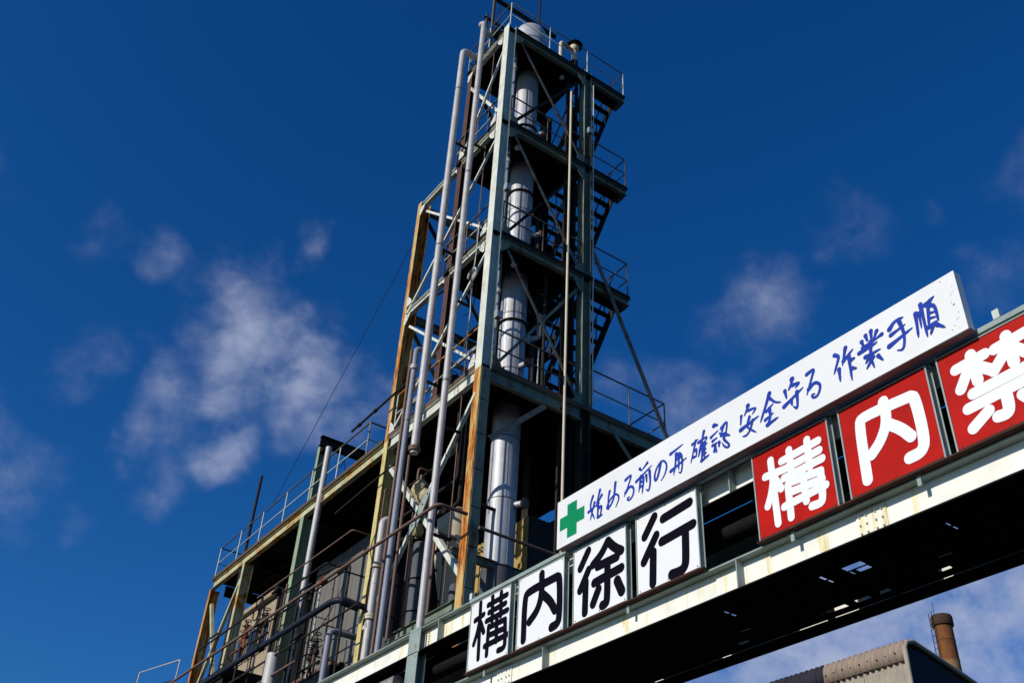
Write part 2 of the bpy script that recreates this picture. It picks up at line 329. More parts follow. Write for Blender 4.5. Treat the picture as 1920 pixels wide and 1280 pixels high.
for i, z in enumerate(LV):
    h = .30 if i == 3 else .19
    zc = z-.05-h/2
    xr = 14.36 if i == 3 else XR
    # front edge, in two lengths either side of the right column
    beam((cx+.13, YF+.06, zc), (XB-.005, YF+.06, zc), h, 'paint_shade')
    beam((XB+.255, YF+.06, zc), (xr, YF+.06, zc), h, 'paint_shade')
    MB().box((cx+.13, YF-.01, z-.048), (xr+.02, YF+.012, z+.07)).build('toe_plate', 'deck' if i < 3 else 'edge', TW)
    # left edge
    yl = YB if i < 3 else YD
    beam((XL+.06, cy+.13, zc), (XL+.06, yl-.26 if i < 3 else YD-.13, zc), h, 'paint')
    MB().box((XL-.01, cy+.13, z-.048), (XL+.012, yl-.02, z+.06)).build('toe_plate', 'deck' if i < 3 else 'edge', TW)
    # joists under the deck
    for k in range(2): beam((XL+.95+k*.85, YF+.125, zc), (XL+.95+k*.85, yl-.06, zc), h*.8, 'deck', .08, name='joist')
    beam((cx+.13, yl-.06, zc), (XB-.005, yl-.06, zc), h, 'dark')
    if i < 3:
        MB().box((XL+.02, YF+.02, z-.045), (XB+.0, YB, z)).build('deck', 'deck', TW)
        MB().box((XB+.002, YF+.02, z-.044), (XR, YF+.42, z-.001)).build('landing', 'deck', TW)
    else:
        MB().box((XL+.02, YF+.02, z-.045), (14.34, YD-.002, z)).build('deck', 'deck', TW)
        beam((14.3, YF+.13, zc), (14.3, YD-.1, zc), h, 'paint_shade')
        for k in range(3): beam((XB+.7+k*.7, YF+.13, zc), (XB+.7+k*.7, YD-.1, zc), h*.8, 'deck', .08, name='joist')
    # rear landing of the stair
    if 0 < i < 3:
        MB().box((XB+.002, YB+.95, z-.044), (XR, YB+1.75, z-.002)).build('landing', 'deck', TW)
        MB().box((XB-.9, YB+.002, z-.043), (XB+.001, YB+1.75, z-.003)).build('landing', 'deck', TW)
    if i < 3:
        # end of the cantilever: edge channel and bracket
        beam((XR-.05, YF+.13, zc), (XR-.05, YF+.42, zc), h, 'paint_shade')
        MB().bar((XB+.26, YF+.38, zc-.03), (XR-.1, YF+.38, zc-.03), .06, h*.7).build('beam', 'dark', TW)
# lower bay: frames at the second and third levels run on to the rear column
for z in (LV[1], LV[2]):
    zc = z-.05-.1
    beam((XL+.06, YB+.02, zc), (XL+.06, YD-.13, zc), .20, 'paint')
    beam((cx+.13, YD, zc), (XB, YD, zc), .22, 'paint_shade')
    beam((XB+.125, YB+.02, zc), (XB+.125, YD-.13, zc), .20, 'dark')
# diagonal braces, left face
xb = XL+.03
def lb(y0, z0, y1, z1, m='paint', a=.06): brace((xb, y0, z0), (xb, y1, z1), m, a, up=(-1, 0, 0))
lb(15.05, 24.9, 16.95, 21.75); xb += .075; lb(16.95, 24.75, 15.05, 21.85, a=.085)
xb = XL+.03; lb(15.2, 21.1, 18.9, 17.75); xb += .075; lb(18.8, 21.35, 15.2, 18.0, a=.065)
xb = XL+.03; lb(15.2, 17.3, 18.85, 14.1); xb += .075; lb(18.8, 17.3, 15.2, 14.15, a=.065)
xb = XL+.03; lb(15.15, 13.35, 18.85, 9.35, 'paint', .08); xb += .085; lb(18.8, 13.2, 15.15, 9.25, 'paint', .11)
# gusset where the lower pair cross
g = MB(); gy, gz = 16.93, 11.30
g.add([(XL-.03, gy-.46, gz+.46), (XL-.03, gy-.20, gz+.40), (XL-.03, gy+.40, gz-.22), (XL-.03, gy+.36, gz-.42), (XL-.03, gy-.02, gz-.22)], [(0, 1, 2, 3, 4)])
g.v += [(x+.01, y, z) for x, y, z in g.v[:5]]; g.f += [(9, 8, 7, 6, 5)]+[(i, i+5, (i+1) % 5+5, (i+1) % 5) for i in range(5)]; g.sm += [False]*6
gp = g.build('gusset_plate', 'frame', TW)
for k in range(4):
    t = k/3-.5; MB().tube([(XL-.042, gy+t*.52-.02, gz-t*.52+.04), (XL-.028, gy+t*.52-.02, gz-t*.52+.04)], .022, 8).build('bolt', 'dark', gp)
# diagonal braces, front face
yb = YF+.045
def fb(x0, z0, x1, z1, m='brace', a=.075): brace((x0, yb, z0), (x1, yb, z1), m, a, up=(0, -1, 0))
fb(9.5, 25.2, 11.72, 21.85); fb(9.5, 21.45, 11.72, 17.95); fb(9.5, 17.6, 11.72, 14.15)
yb = YF+.13
fb(11.72, 25.2, 9.5, 21.85, 'dark'); fb(11.72, 21.45, 9.5, 17.95, 'dark'); fb(11.72, 17.45, 9.45, 14.1, 'paint_shade', .07)
yb = YF+.02
fb(12.06, 18.85, 14.38, 14.1, 'brace', .115)
fb(9.45, 12.30, 10.78, 13.62, 'brace', .12); fb(12.75, 13.68, 13.5, 12.9, 'paint_shade', .10)
# rear braces seen through the frame
brace((11.8, YD-.02, 21.2), (9.35, YD-.02, 18.0), 'brace'); brace((9.35, YD-.05, 21.2), (11.8, YD-.05, 18.0), 'dark')
brace((9.35, YD-.02, 17.4), (11.8, YD-.02, 14.2), 'brace')
brace((9.35, YB-.1, 25.1), (11.7, YB-.1, 21.9), 'dark')
# lower floor beams behind the front column
beam((9.36, 15.95, 10.16), (11.35, 15.95, 10.16), .16, 'paint_shade')
beam((9.3, 15.2, 8.9), (9.3, 18.9, 8.9), .2, 'paint_shade')
# guard rails
railing(TW, [(XL+.05, YB, LV[0]), (XL+.05, YF+.03, LV[0]), (XR-.02, YF+.03, LV[0]), (XR-.02, YF+.95, LV[0])], 1.08, 1.25, 'rail', 'railpale', 'railpale')
railing(TW, [(XL+.05, YB, LV[0]), (XL+1.5, YB, LV[0])], 1.08, 1.4)
for i in (1, 2):
    z = LV[i]
    railing(TW, [(XL+.28, YF+.035, z), (XB-.03, YF+.035, z)], 1.05, 1.15)
    railing(TW, [(XB+.28, YF+.035, z), (XR-.02, YF+.035, z), (XR-.02, YF+.95, z)], 1.15, 1.0)
    railing(TW, [(XL+.05, YB+.1, z), (XL+.05, YF+.3, z)], 1.05, 1.1, 'rail', 'railpale', 'brown')
    railing(TW, [(XL+.05, YB+.1, z), (XL+1.3, YB+.1, z)], 1.05, 1.3)
z = LV[3]
railing(TW, [(XL+.3, YF+.035, z), (XB-.03, YF+.035, z)], 1.05, 1.1, 'rail', 'rail', 'railpale')
railing(TW, [(XB+.3, YF+.035, z), (14.33, YF+.035, z), (14.33, YF+2.6, z)], 1.15, 1.25, 'rail', 'paint_shade', 'paint_shade')
railing(TW, [(XL+.05, YF+.3, z), (XL+.05, YD-.2, z)], 1.12, 1.2, 'rustcol', 'railpale', 'railpale')
# stairs: each flight drops towards the rear from the front landing
def flight(z1, z0, y0=YF+.42):
    run = (z1-z0)/1.385; y1 = y0+run
    st = MB(); x0, x1 = XB+.30, XR-.16
    s1 = MB().bar((x0, y0, z1-.10), (x0, y1, z0-.10), .03, .24, (0, 0, 1)).build('stair', 'dark', TW)
    MB().bar((x1, y0, z1-.10), (x1, y1, z0-.10), .03, .24, (0, 0, 1)).build('stringer', 'dark', s1)
    n = 13; proto = None
    for k in range(1, n):
        t = k/n; p = (x0+.016, y0+run*t-.11, z1-(z1-z0)*t-.02)
        if proto is None:
            proto = MB().box(p, (x1-.016, p[1]+.15, p[2]+.025)).build('tread', 'dark', s1, p)
        else: copy_at(proto, p, s1)
    for x in (x0, x1):
        MB().tube([(x, y0, z1+.95), (x, y1, z0+.95)], .019, 8).build('handrail', 'dark', s1)
        for k in range(2):
            t = (k+.5)/2; p = V((x, y0+run*t, z1-(z1-z0)*t))
            MB().tube([p, p+V((0, 0, .95))], .016, 8).build('baluster', 'dark', s1)
for i in range(3): flight(LV[i], LV[i+1])

# ------------------------------------------------------------------ the annex with its flat roof
AX = thing('process_building', 'open long low steel process building with railed flat roof left of tower', 'building', (XL, YD, 0))
ZR = 14.03
for y, m in ((23.4, 'greencol'), (27.2, 'yellowbeam'), (29.75, 'rustcol')):
    w = .22 if m == 'greencol' else .15; h_ = .42 if m == 'greencol' else .28
    MB().ibeam((XL+h_/2, y, 0), (XL+h_/2, y, ZR-.34), h_, w, .016, .012, (1, 0, 0)).build('column', m, AX)
    MB().ibeam((13.9, y, 0), (13.9, y, ZR-.34), .26, .25, .016, .012, (1, 0, 0)).build('column', 'dark', AX)
    beam((XL+.45, y, ZR-.26), (13.8, y, ZR-.26), .3, 'deck', .14, AX)
ys = [YD+.14, 21.2, 23.3, 25.3, 27.05, 29.75]
for a, b in zip(ys, ys[1:]):
    beam((XL+.07, a+.005, ZR-.20), (XL+.07, b-.005, ZR-.20), .27, 'yellowbeam', .13, AX)
    MB().box((XL-.03, a+.004, ZR-.06), (XL+.05, b-.004, ZR+.03)).build('eaves_plate', 'edge', AX)
for k in range(5):
    MB().box((XL+.06, YD+.01+k*2.16, ZR-.055), (14.2, YD+2.14+k*2.16, ZR+.02)).build('roof_plate', 'deck', AX)
for k in range(3): beam((10.2+k*1.3, YD+.15, ZR-.2), (10.2+k*1.3, 29.7, ZR-.2), .2, 'deck', .1, AX, 'joist')
lbx = XL+.05
for p, q in (((XL+.06, 27.2, 13.4), (XL+.06, 29.7, 9.6)), ((XL+.1, 29.6, 13.2), (XL+.1, 27.4, 9.6))): brace(p, q, 'yellowbeam', .09, AX, (-1, 0, 0))
railing(AX, [(XL+.05, 20.15, ZR+.02), (XL+.05, 29.75, ZR+.02), (10.6, 29.75, ZR+.02)], 1.02, 1.6, 'rail', 'railpale', 'railpale', .022, (.5,))
railing(AX, [(XL+.05, 20.15, ZR+.02), (XL+.9, 20.15, ZR+.02)], 1.02, .8, 'rail', 'railpale', 'railpale', .022)
# closed rear wall
for k in range(15): MB().box((14.25, 15.4+k*.96, 7.9), (14.30, 15.4+k*.96+.955, 13.70)).build('rear_panel', 'dkcorr', AX)
# floor under the roof at the far end
MB().box((8.75, 25.9, 10.05), (14, 31.5, 10.28)).build('floor_slab', 'deck', AX)
beam((8.8, 25.9, 9.9), (8.8, 31.5, 9.9), .25, 'dark', .12, AX)
railing(AX, [(8.78, 29.9, 10.28), (8.78, 33.9, 10.9), (8.78, 34, 9.0)], 1.2, 4, 'galv', 'dark', 'galv', .022)

tag(MB().tube([(XL+.1, 27.62, 10.5), (XL+.1, 27.62, 16.75)], .045, 10).build('roof_pole', 'dark', None, (XL+.1, 27.62, 10.5)), 'black pole standing up through the roof rail at the far end', 'pole')
t = thing('hoist_frame', 'short green post with black hoist beam standing above the flat roof', 'hoist', (XL+.2, 23.3, ZR))
MB().ibeam((XL+.16, 23.3, ZR+.02), (XL+.16, 23.3, 15.80), .18, .15, .012, .009, (1, 0, 0)).build('post', 'greencol', t)
MB().ibeam((XL-.05, 23.0, 15.82), (11.2, 23.0, 15.82), .28, .18, .016, .01).build('hoist_beam', 'dark', t)
MB().bar((XL+.16, 22.9, 15.64), (XL+.16, 23.45, 15.64), .16, .06).build('cap_plate', 'dark', t)
MB().ibeam((11.0, 23.0, ZR+.02), (11.0, 23.0, 15.66), .18, .15, .012, .009, (1, 0, 0)).build('post', 'dark', t)
pipe('vent_pipe', 'pale vertical pipe beside the wide green column, ending below the hoist beam', [(XL+.0, 22.42, 8), (XL+.0, 22.42, 15.35)], .085, 'galv', 0)
tag(MB().tube([(XL+.02, 19.05, 20.4), (XL+.06, 26.05, 15.06)], .008, 6).build('stay_wire', 'dark'), 'thin stay wire slanting from the rusty rear column down to the roof rail', 'wire')

# ------------------------------------------------------------------ the distillation column and what stands on the top deck
VX, VY, VR = 10.60, 16.15, .315
DC = thing('distillation_column', 'tall silver aluminium clad distillation column rising inside the tower', 'column', (VX, VY, 9.9))
secs = [10.2, 11.7, 13.2, 15.0, 16.6, 18.3, 20.0, 21.8, 23.5, 25.5]
for a, b in zip(secs, secs[1:]):
    sh = MB().lathe((VX, VY, 0), [(VR, a+.004), (VR, b-.004)], 32).build('shell_section', 'clad', DC)
    for k in range(3):
        an = R(-150+k*62+(37 if int(a*10) % 2 else 0)); cs, sn = math.cos(an), math.sin(an); rr_ = VR+.003
        MB().bar((VX+cs*rr_, VY+sn*rr_, a+.02), (VX+cs*rr_, VY+sn*rr_, b-.02), .035, .006, (cs, sn, 0)).build('lap_joint', 'clad', sh)
    MB().lathe((VX, VY, 0), [(VR+.003, a-.010), (VR+.006, a-.006), (VR+.006, a+.010), (VR+.003, a+.014)], 32).build('seam', 'band', sh)
MB().lathe((VX, VY, 0), [(VR+.03, 9.0), (VR+.03, 10.15)], 24).build('skirt', 'darktank', DC)
for z in (16.35, 20.6, 23.1): MB().lathe((VX, VY, 0), [(VR+.005, z), (VR+.05, z), (VR+.05, z+.035), (VR+.005, z+.035)], 28).build('stiffening_ring', 'dark', DC)
for z, a in ((11.6, -62), (15.1, -75), (19.3, -40), (23.0, -48)):
    d = V((math.cos(R(a)), math.sin(R(a)), 0)); p = V((VX, VY, z))+d*(VR-.03)
    nz = MB().tube([p, p+d*.28], .07, 12).build('nozzle', 'clad', DC)
    MB().tube([p+d*.24, p+d*.30], .12, 14).build('flange', 'brown', nz)
# head drum on the top deck
DR = thing('head_drum', 'domed silver drum on top deck with thin rod above', 'drum', (VX, VY, LV[0]))
prof = [(.50, .0), (.50, 1.75)] + [(.50*math.cos(R(a)), 1.75+.46*math.sin(R(a))) for a in (15, 30, 45, 60, 75, 88)]
MB().lathe((VX, VY, LV[0]+.02), prof, 36).build('shell', 'clad', DR)
for z in (.5, 1.3): MB().lathe((VX, VY, LV[0]+z), [(.503, 0), (.508, .004), (.508, .03), (.503, .034)], 36).build('seam', 'band', DR)
MB().tube([(VX-.32, VY-.37, LV[0]+.75), (VX-.42, VY-.5, LV[0]+.75)], .09, 14).build('nozzle', 'brown', DR)
MB().tube([(VX+.22, VY-.1, LV[0]+2.0), (VX+.22, VY-.1, LV[0]+5.2)], .03, 8).build('lightning_rod', 'dark', DR)
VT = thing('roof_vent', 'white vent stack under a wide black hood on the top deck', 'vent', (11.58, 15.25, LV[0]))
MB().tube([(11.58, 15.25, 25.5), (11.58, 15.25, 26.05)], .12, 16).build('base', 'dark', VT)
MB().tube([(11.58, 15.25, 26.05), (11.58, 15.25, 26.62)], .075, 16).build('stack', 'cream', VT)
MB().lathe((11.58, 15.25, 26.55), [(.075, 0), (.14, .07), (.14, .20), (.10, .26)], 20).build('valve_body', 'cream', VT)
MB().lathe((11.58, 15.25, 26.80), [(.24, -.02), (.25, 0), (.20, .07), (.08, .13), (.02, .14)], 24).build('hood', 'black', VT)
pipe('bent_vent_pipe', 'small cream hooked pipe beside the hooded vent on the top deck', [(11.05, 15.2, 25.5), (11.05, 15.2, 26.55), (11.5, 15.25, 26.55)], .055, 'cream', .14)
DV = thing('davit_frame', 'dark davit posts with chain block at left rear of top deck', 'davit', (9.3, 16.3, LV[0]))
for y in (16.25, 16.62): MB().bar((9.30, y, 25.5), (9.30, y, 28.9 if y < 16.5 else 27.9), .07, .07, (1, 0, 0)).build('post', 'rail', DV)
MB().bar((9.2, 16.25, 28.3), (11.6, 16.25, 28.3), .09, .11).build('arm', 'dark', DV)
MB().bar((9.2, 16.62, 27.75), (10.6, 16.62, 27.75), .06, .08).build('arm', 'dark', DV)
MB().lathe((9.55, 16.35, 26.75), [(.02, 0), (.14, .04), (.17, .18), (.10, .32), (.03, .36)], 12).build('chain_block', 'dark', DV)
MB().tube([(9.55, 16.35, 27.1), (9.55, 16.35, 28.25)], .015, 6).build('chain', 'dark', DV)

# ------------------------------------------------------------------ tall pipes up the left face
def strap(x, y, z): return ((x, y, z), (XL+.02, y, z))
pipe('riser_pipe', 'fattest tall grey riser pipe, left of the pair up the tower face',
     [(8.62, 16.58, 12.35), (8.62, 16.58, 25.62), (9.9, 16.58, 25.62)], .088, 'galv', .16,
     flanges=[((8.62, 16.58, 12.45), (0, 0, 1))], clamps=[strap(8.62, 16.70, 14.3), strap(8.62, 16.70, 18.2), strap(8.62, 16.70, 22.0)], fm='brown')
pipe('riser_pipe', 'tall grey riser pipe nearest the front column, reaching above the top deck',
     [(8.62, 15.54, 7.4), (8.62, 15.54, 25.75), (8.62, 15.75, 25.9), (9.1, 15.9, 25.9)], .072, 'galv', .1,
     clamps=[strap(8.62, 15.63, z) for z in (10.2, 12.6, 15.9, 21.0)])
pipe('bluish_pipe', 'blue grey vertical pipe with a reducer, elbowing in above the big deck',
     [(8.75, 17.33, 8.2), (8.75, 17.33, 15.2), (8.75, 17.33, 15.56), (10.4, 17.33, 15.56)], .066, 'bluegrey', .12,
     flanges=[((8.75, 17.33, 15.0), (0, 0, 1))], clamps=[strap(8.75, 17.41, 13.1), strap(8.75, 17.41, 11.6)], fm='galv')
pipe('brown_pipe', 'slim brown pipe just left of the blue grey reducer pipe', [(8.75, 17.56, 7.5), (8.75, 17.56, 15.62)], .036, 'brown', 0)
pipe('brown_pipe', 'slim brown pipe dropping from the cut end of the fat riser', [(8.75, 17.02, 8.5), (8.75, 17.02, 12.55)], .033, 'brown', 0)
pipe('capped_pipe', 'pale grey capped pipe beside the yellow column foot', [(8.75, 17.84, 8.2), (8.75, 17.84, 11.33), (8.98, 17.84, 11.42)], .085, 'galv', .1,
     flanges=[((8.75, 17.84, 10.3), (0, 0, 1)), ((8.75, 17.84, 9.2), (0, 0, 1))], fm='cream')
pipe('thin_brown_pipe', 'thin brown pipe at the far left of the pipe cluster by the yellow column', [(8.8, 18.05, 9.2), (8.8, 18.05, 12.2), (9.5, 18.05, 12.3)], .018, 'brown', .05)
pipe('front_conduit', 'long thin white conduit down the tower front beside the right column', [(11.27, 14.93, 6.5), (11.27, 14.93, 24.2)], .032, 'cream', 0,
     clamps=[((11.27, 14.94, z), (11.27, 15.06, z)) for z in (13.8, 17.7, 21.55)])
pipe('side_conduit', 'thin pale cable conduit on the outer edge of the right column', [(XB+.28, 14.96, 14.2), (XB+.28, 14.96, 17.6), (XB+.31, 14.96, 18.0), (XB+.28, 14.96, 18.6), (XB+.28, 14.96, 25.1)], .016, 'railpale', .05)
pipe('inner_pipe', 'slim grey pipe rising right behind the front column beside the cladding', [(9.72, 15.5, 14.3), (9.72, 15.5, 25.3)], .045, 'bluegrey', 0,
     flanges=[((9.72, 15.5, z), (0, 0, 1)) for z in (16.6, 20.9, 22.3, 24.6)], fm='galv')
pipe('inner_elbow_pipe', 'grey elbowed pipe on the third bay behind the front brace', [(11.2, 15.9, 17.5), (11.2, 15.9, 16.2), (10.75, 15.9, 15.9)], .06, 'galv', .1, flanges=[((11.2, 15.9, 16.75), (0, 0, 1))])
for i, (x, y, z0, z1) in enumerate(((10.95, 15.35, 14.1, 17.6), (11.1, 16.9, 14.1, 21.5), (10.2, 16.75, 14.1, 25.3))):
    pipe('inner_pipe', ('slim dark pipe between the cladding and the right column on the big deck', 'dark pipe running up behind the stairs inside the tower', 'dark pipe hidden behind the silver column inside the tower')[i], [(x, y, z0), (x, y, z1)], .04, 'dark', 0)
tag(MB().tube([(9.0, 15.42, 18.3), (9.0, 15.45, 17.0), (8.98, 15.5, 16.75), (9.02, 15.6, 16.6), (8.98, 15.52, 16.5), (9.0, 15.45, 15.6), (9.0, 15.6, 14.5)], .011, 6, .1).build('rope', 'rope'), 'knotted pale rope hanging down the tower left face', 'rope')
rp = MB()
for k in range(2):
    rp.tube([(8.97+.02*k, 15.5+.18*math.cos(a*.5), 16.72+.16*math.sin(a*.5)-.03*k) for a in range(0, 11)], .012, 6)
tag(rp.build('rope_coil', 'rope'), 'small coil of pale rope tied where the rope is knotted', 'rope')

# ------------------------------------------------------------------ plant on and under the big deck
t = thing('deck_tank', 'small grey green domed tank on the big deck behind the risers', 'tank', (9.75, 17.9, LV[3]))
MB().lathe((9.75, 17.9, 14.06), [(.17, 0), (.17, 1.15), (.15, 1.26), (.09, 1.33), (.02, 1.35)], 20).build('shell', 'frame', t)
for z in (14.5, 15.0): MB().lathe((9.75, 17.9, z), [(.171, 0), (.18, .0), (.18, .04), (.171, .04)], 20).build('band', 'dark', t)
for i, (y, z, r, m) in enumerate(((16.2, 14.35, .09, 'rusty'), (16.75, 14.6, .07, 'dark'), (17.3, 14.4, .08, 'brown'), (15.75, 14.7, .06, 'dark'), (18.35, 14.5, .08, 'dark'))):
    t = thing('valve', ('rust red valve on the big deck edge nearest the front column', 'black valve on the big deck behind the two tall risers', 'brown valve on the big deck left of the fat riser', 'small black valve hanging above the deck edge near the front column', 'black valve at the left end of the big deck')[i], 'valve', (9.45, y, 14.05), 'valves on the big deck')
    MB().tube([(9.45, y, 14.06), (9.45, y, z)], r*.5, 10).build('stem', m, t)
    MB().tube([(9.45, y-.16, z), (9.45, y+.16, z)], r, 12).build('body', m, t)
    for s_ in (-.17, .17): MB().tube([(9.45, y+s_-.02, z), (9.45, y+s_+.02, z)], r*1.6, 14).build('flange', m, t)
    MB().tube([(9.45, y, z), (9.45, y, z+.22)], .02, 8).build('spindle', m, t)
    wv_ = MB()
    wv_.tube([(9.45+.11*math.cos(a*math.pi/6), y+.11*math.sin(a*math.pi/6), z+.22) for a in range(13)], .012, 6)
    wv_.bar((9.35, y, z+.22), (9.55, y, z+.22), .015, .015).build('hand_wheel', m, t)
pipe('deck_pipe', 'grey pipe sloping across the big deck rail', [(9.35, 15.3, 14.9), (9.35, 17.0, 14.9), (10.2, 17.6, 14.9)], .045, 'bluegrey', .1)
pipe('deck_pipe', 'rust orange pipe lying low along the big deck edge', [(9.3, 15.35, 14.22), (9.3, 17.1, 14.22), (9.3, 17.1, 14.05)], .06, 'rusty', .1)
t = thing('cream_tank', 'sunlit cream tank with rusty base under the big deck', 'tank', (10.35, 17.6, 9))
MB().lathe((10.35, 17.6, 0), [(.38, 10.95), (.38, 11.86)], 30).build('shell', 'cream', t)
MB().lathe((10.35, 17.6, 0), [(.14, 9.6), (.38, 10.93)], 30).build('cone', 'cream', t)
MB().lathe((10.35, 17.6, 0), [(.37, 11.865), (.40, 11.865), (.40, 11.92), (.28, 11.97), (.05, 12.0)], 30).build('lid', 'cabin', t)
MB().lathe((10.35, 17.6, 0), [(.381, 10.90), (.395, 10.90), (.395, 10.96), (.381, 10.96)], 30).build('seam', 'rusty', t)
for i, (x, y, r, z0, z1, lab) in enumerate(((9.55, 17.55, .17, 8.2, 10.95, 'dark grey lagged cylinder with dished top among the low pipes'), (9.30, 18.15, .12, 8.2, 10.4, 'slimmer dark grey lagged cylinder behind the capped pipe'), (10.0, 16.75, .12, 8.0, 9.9, 'dark grey lagged cylinder just above the girder at the pipe foot'))):
    t = thing('lagged_vessel', lab, 'vessel', (x, y, z0), 'grey lagged cylinders under the big deck')
    MB().lathe((x, y, 0), [(r, z0), (r, z1-.06), (r*.8, z1), (r*.3, z1+.03)], 22).build('shell', 'darktank', t)
    for z in (z0+.5, z0+1.2, z0+1.9):
        if z < z1-.1: MB().lathe((x, y, z), [(r+.001, 0), (r+.012, 0), (r+.012, .03), (r+.001, .03)], 22).build('band', 'black', t)
random.seed(3)
for i, (x, y, z, s, lab) in enumerate(((9.35, 17.45, 12.10, .20, 'lumpy ochre lagged fitting below the cut end of the fat riser'), (9.25, 17.05, 11.72, .17, 'lumpy yellow wrapped valve above the brace crossing'), (9.4, 17.5, 11.2, .13, 'small pale wrapped fitting beside the brace crossing plate'))):
    t = thing('lagged_fitting', lab, 'fitting', (x, y, z))
    pr = [(s*(.35+.65*math.sin(math.pi*(k+.6)/7.2))*(1+random.uniform(-.12, .12)), -s*1.1+2.2*s*k/6) for k in range(7)]
    mb = MB().lathe((x, y, z), pr, 14); mb.v = [(a+random.uniform(-.02, .02), b+random.uniform(-.02, .02), c_+random.uniform(-.015, .015)) for a, b, c_ in mb.v]
    mb.build('wrapping', 'lag', t)
    MB().tube([(x, y, z-s*1.6), (x, y, z+s*1.8)], s*.28, 10).build('pipe_stub', 'brown', t)

# corrugated enclosure behind the silver column
def corrugated(p, du, dv, nu, amp, pitch, nrm):      # sheet: p corner, du across the waves, dv along them
    p, du, dv, nrm = V(p), V(du), V(dv), V(nrm); Lu = du.length; k = max(4, int(Lu/pitch*8)); mb = MB(); vs = []
    for i in range(k+1):
        o = nrm*(amp*math.sin(2*math.pi*(i/k*Lu)/pitch)); vs += [p+du*(i/k)+o, p+du*(i/k)+dv+o]
    b = [v-nrm*.012 for v in vs]; n = len(vs)
    fs = [(2*i, 2*i+2, 2*i+3, 2*i+1) for i in range(k)]
    fs += [(2*i+1+n, 2*i+3+n, 2*i+2+n, 2*i+n) for i in range(k)]
    mb.add(vs+b, fs, True); return mb
EN = thing('corrugated_enclosure', 'dark corrugated enclosure with ochre sunlit side behind the silver column', 'enclosure', (11.5, 16.3, 8))
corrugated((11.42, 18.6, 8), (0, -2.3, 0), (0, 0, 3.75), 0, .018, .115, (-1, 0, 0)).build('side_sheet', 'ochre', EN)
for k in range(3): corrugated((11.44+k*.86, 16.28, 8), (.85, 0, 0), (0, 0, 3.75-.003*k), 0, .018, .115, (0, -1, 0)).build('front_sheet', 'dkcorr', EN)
MB().box((11.46, 16.32, 8), (14.0, 18.6, 11.7)).build('core', 'deck', EN)
# panelled equipment housing under the annex roof
HO = thing('equipment_housing', 'grey beige panelled housing half in sun under the flat roof', 'housing', (10.6, 22.2, 8))
MB().box((10.66, 22.2, 8), (13.2, 25.3, 13.3)).build('core', 'sidingjoint', HO)
for k in range(4): MB().box((10.62+.004*(k%2), 22.22+k*.775, 8), (10.655+.004*(k%2), 22.22+k*.775+.755, 13.28)).build('panel', 'siding', HO)
CB = thing('control_cabin', 'small cream cabin with dark windows under far end of the flat roof', 'cabin', (10.0, 26.2, 10.3))
MB().box((10.0, 26.3, 10.29), (12.0, 28.9, 12.75)).build('wall', 'cabin', CB)
MB().box((9.9, 26.2, 12.76), (12.1, 29.0, 12.88)).build('roof', 'cabin', CB)
for k in range(3):
    w = MB().box((9.965, 26.45+k*.8, 11.2), (9.998, 26.45+k*.8+.70, 12.1)).build('window', 'cabin', CB)
    MB().box((9.955, 26.51+k*.8, 11.26), (9.963, 26.45+k*.8+.64, 12.04)).build('pane', 'glass', w)
pipe('hose_ring', 'dark coiled hose on the front of the cream cabin', [(9.86, 27.4+.22*math.cos(a*math.pi/8), 12.45+.22*math.sin(a*math.pi/8)) for a in range(17)], .018, 'dark', 0, cat='hose')

# ------------------------------------------------------------------ pipes running along the building front
pipe('service_pipe', 'long brown service pipe along the building, turning in to the front column', [(8.4, 31.5, 10.50), (8.4, 14.95, 10.46), (9.05, 14.95, 10.46)], .035, 'brown', .12)
pipe('service_pipe', 'rusty horizontal pipe in front of the silver column foot', [(9.30, 14.9, 10.25), (11.6, 14.9, 10.25)], .032, 'brown', 0)
pipe('blue_main', 'dark blue grey main pipe elbowing in towards the capped pipe', [(8.5, 29, 9.90), (8.5, 19.0, 9.90), (9.6, 18.75, 9.76)], .068, 'navy', .3, flanges=[((8.5, 22.9, 9.9), (0, 1, 0))])
tag(MB().tube([(9.0, 18.93, 9.815), (8.6, 19.0, 9.885)], .10, 16).build('pipe_coupling', 'navy', None, (8.6, 19.0, 9.885)), 'thick coupling on the bend of the dark blue main', 'coupling')
pipe('thin_pipe', 'thin dark pipe parallel below the dark blue main', [(8.45, 30, 9.35), (8.45, 17.8, 9.42)], .022, 'dark', 0)
pipe('thin_pipe', 'lowest thin brown pipe of the rack at bottom left', [(8.45, 30, 8.85), (8.45, 20.5, 8.95)], .025, 'brown', 0)
pipe('thin_pipe', 'dark pipe running along above the long brown service pipe by the cabin', [(8.5, 27.5, 11.05), (8.5, 22.4, 11.05)], .025, 'dark', 0)
pipe('hooked_pipe', 'blue grey pipe bent over at its top before the panelled housing', [(8.7, 19.55, 7.8), (8.7, 19.55, 9.42), (9.4, 19.55, 9.42)], .07, 'bluegrey', .14)
pipe('fat_stack', 'fat pale grey pipe rising at the bottom of the pipe rack', [(8.5, 21.9, 7.0), (8.5, 21.9, 9.46)], .17, 'galv', 0, n=22)
for i, (y, z1, r) in enumerate(((22.35, 11.1, .04), (21.15, 10.4, .03), (24.3, 10.3, .03))):
    pipe('rack_post', ('dark rack post with bolted head in front of the wide green column', 'thin dark rack post right of the fat grey pipe', 'thin dark rack post below the cream cabin')[i], [(8.52, y, 6.5), (8.52, y, z1)], r, 'dark', 0, cat='post')
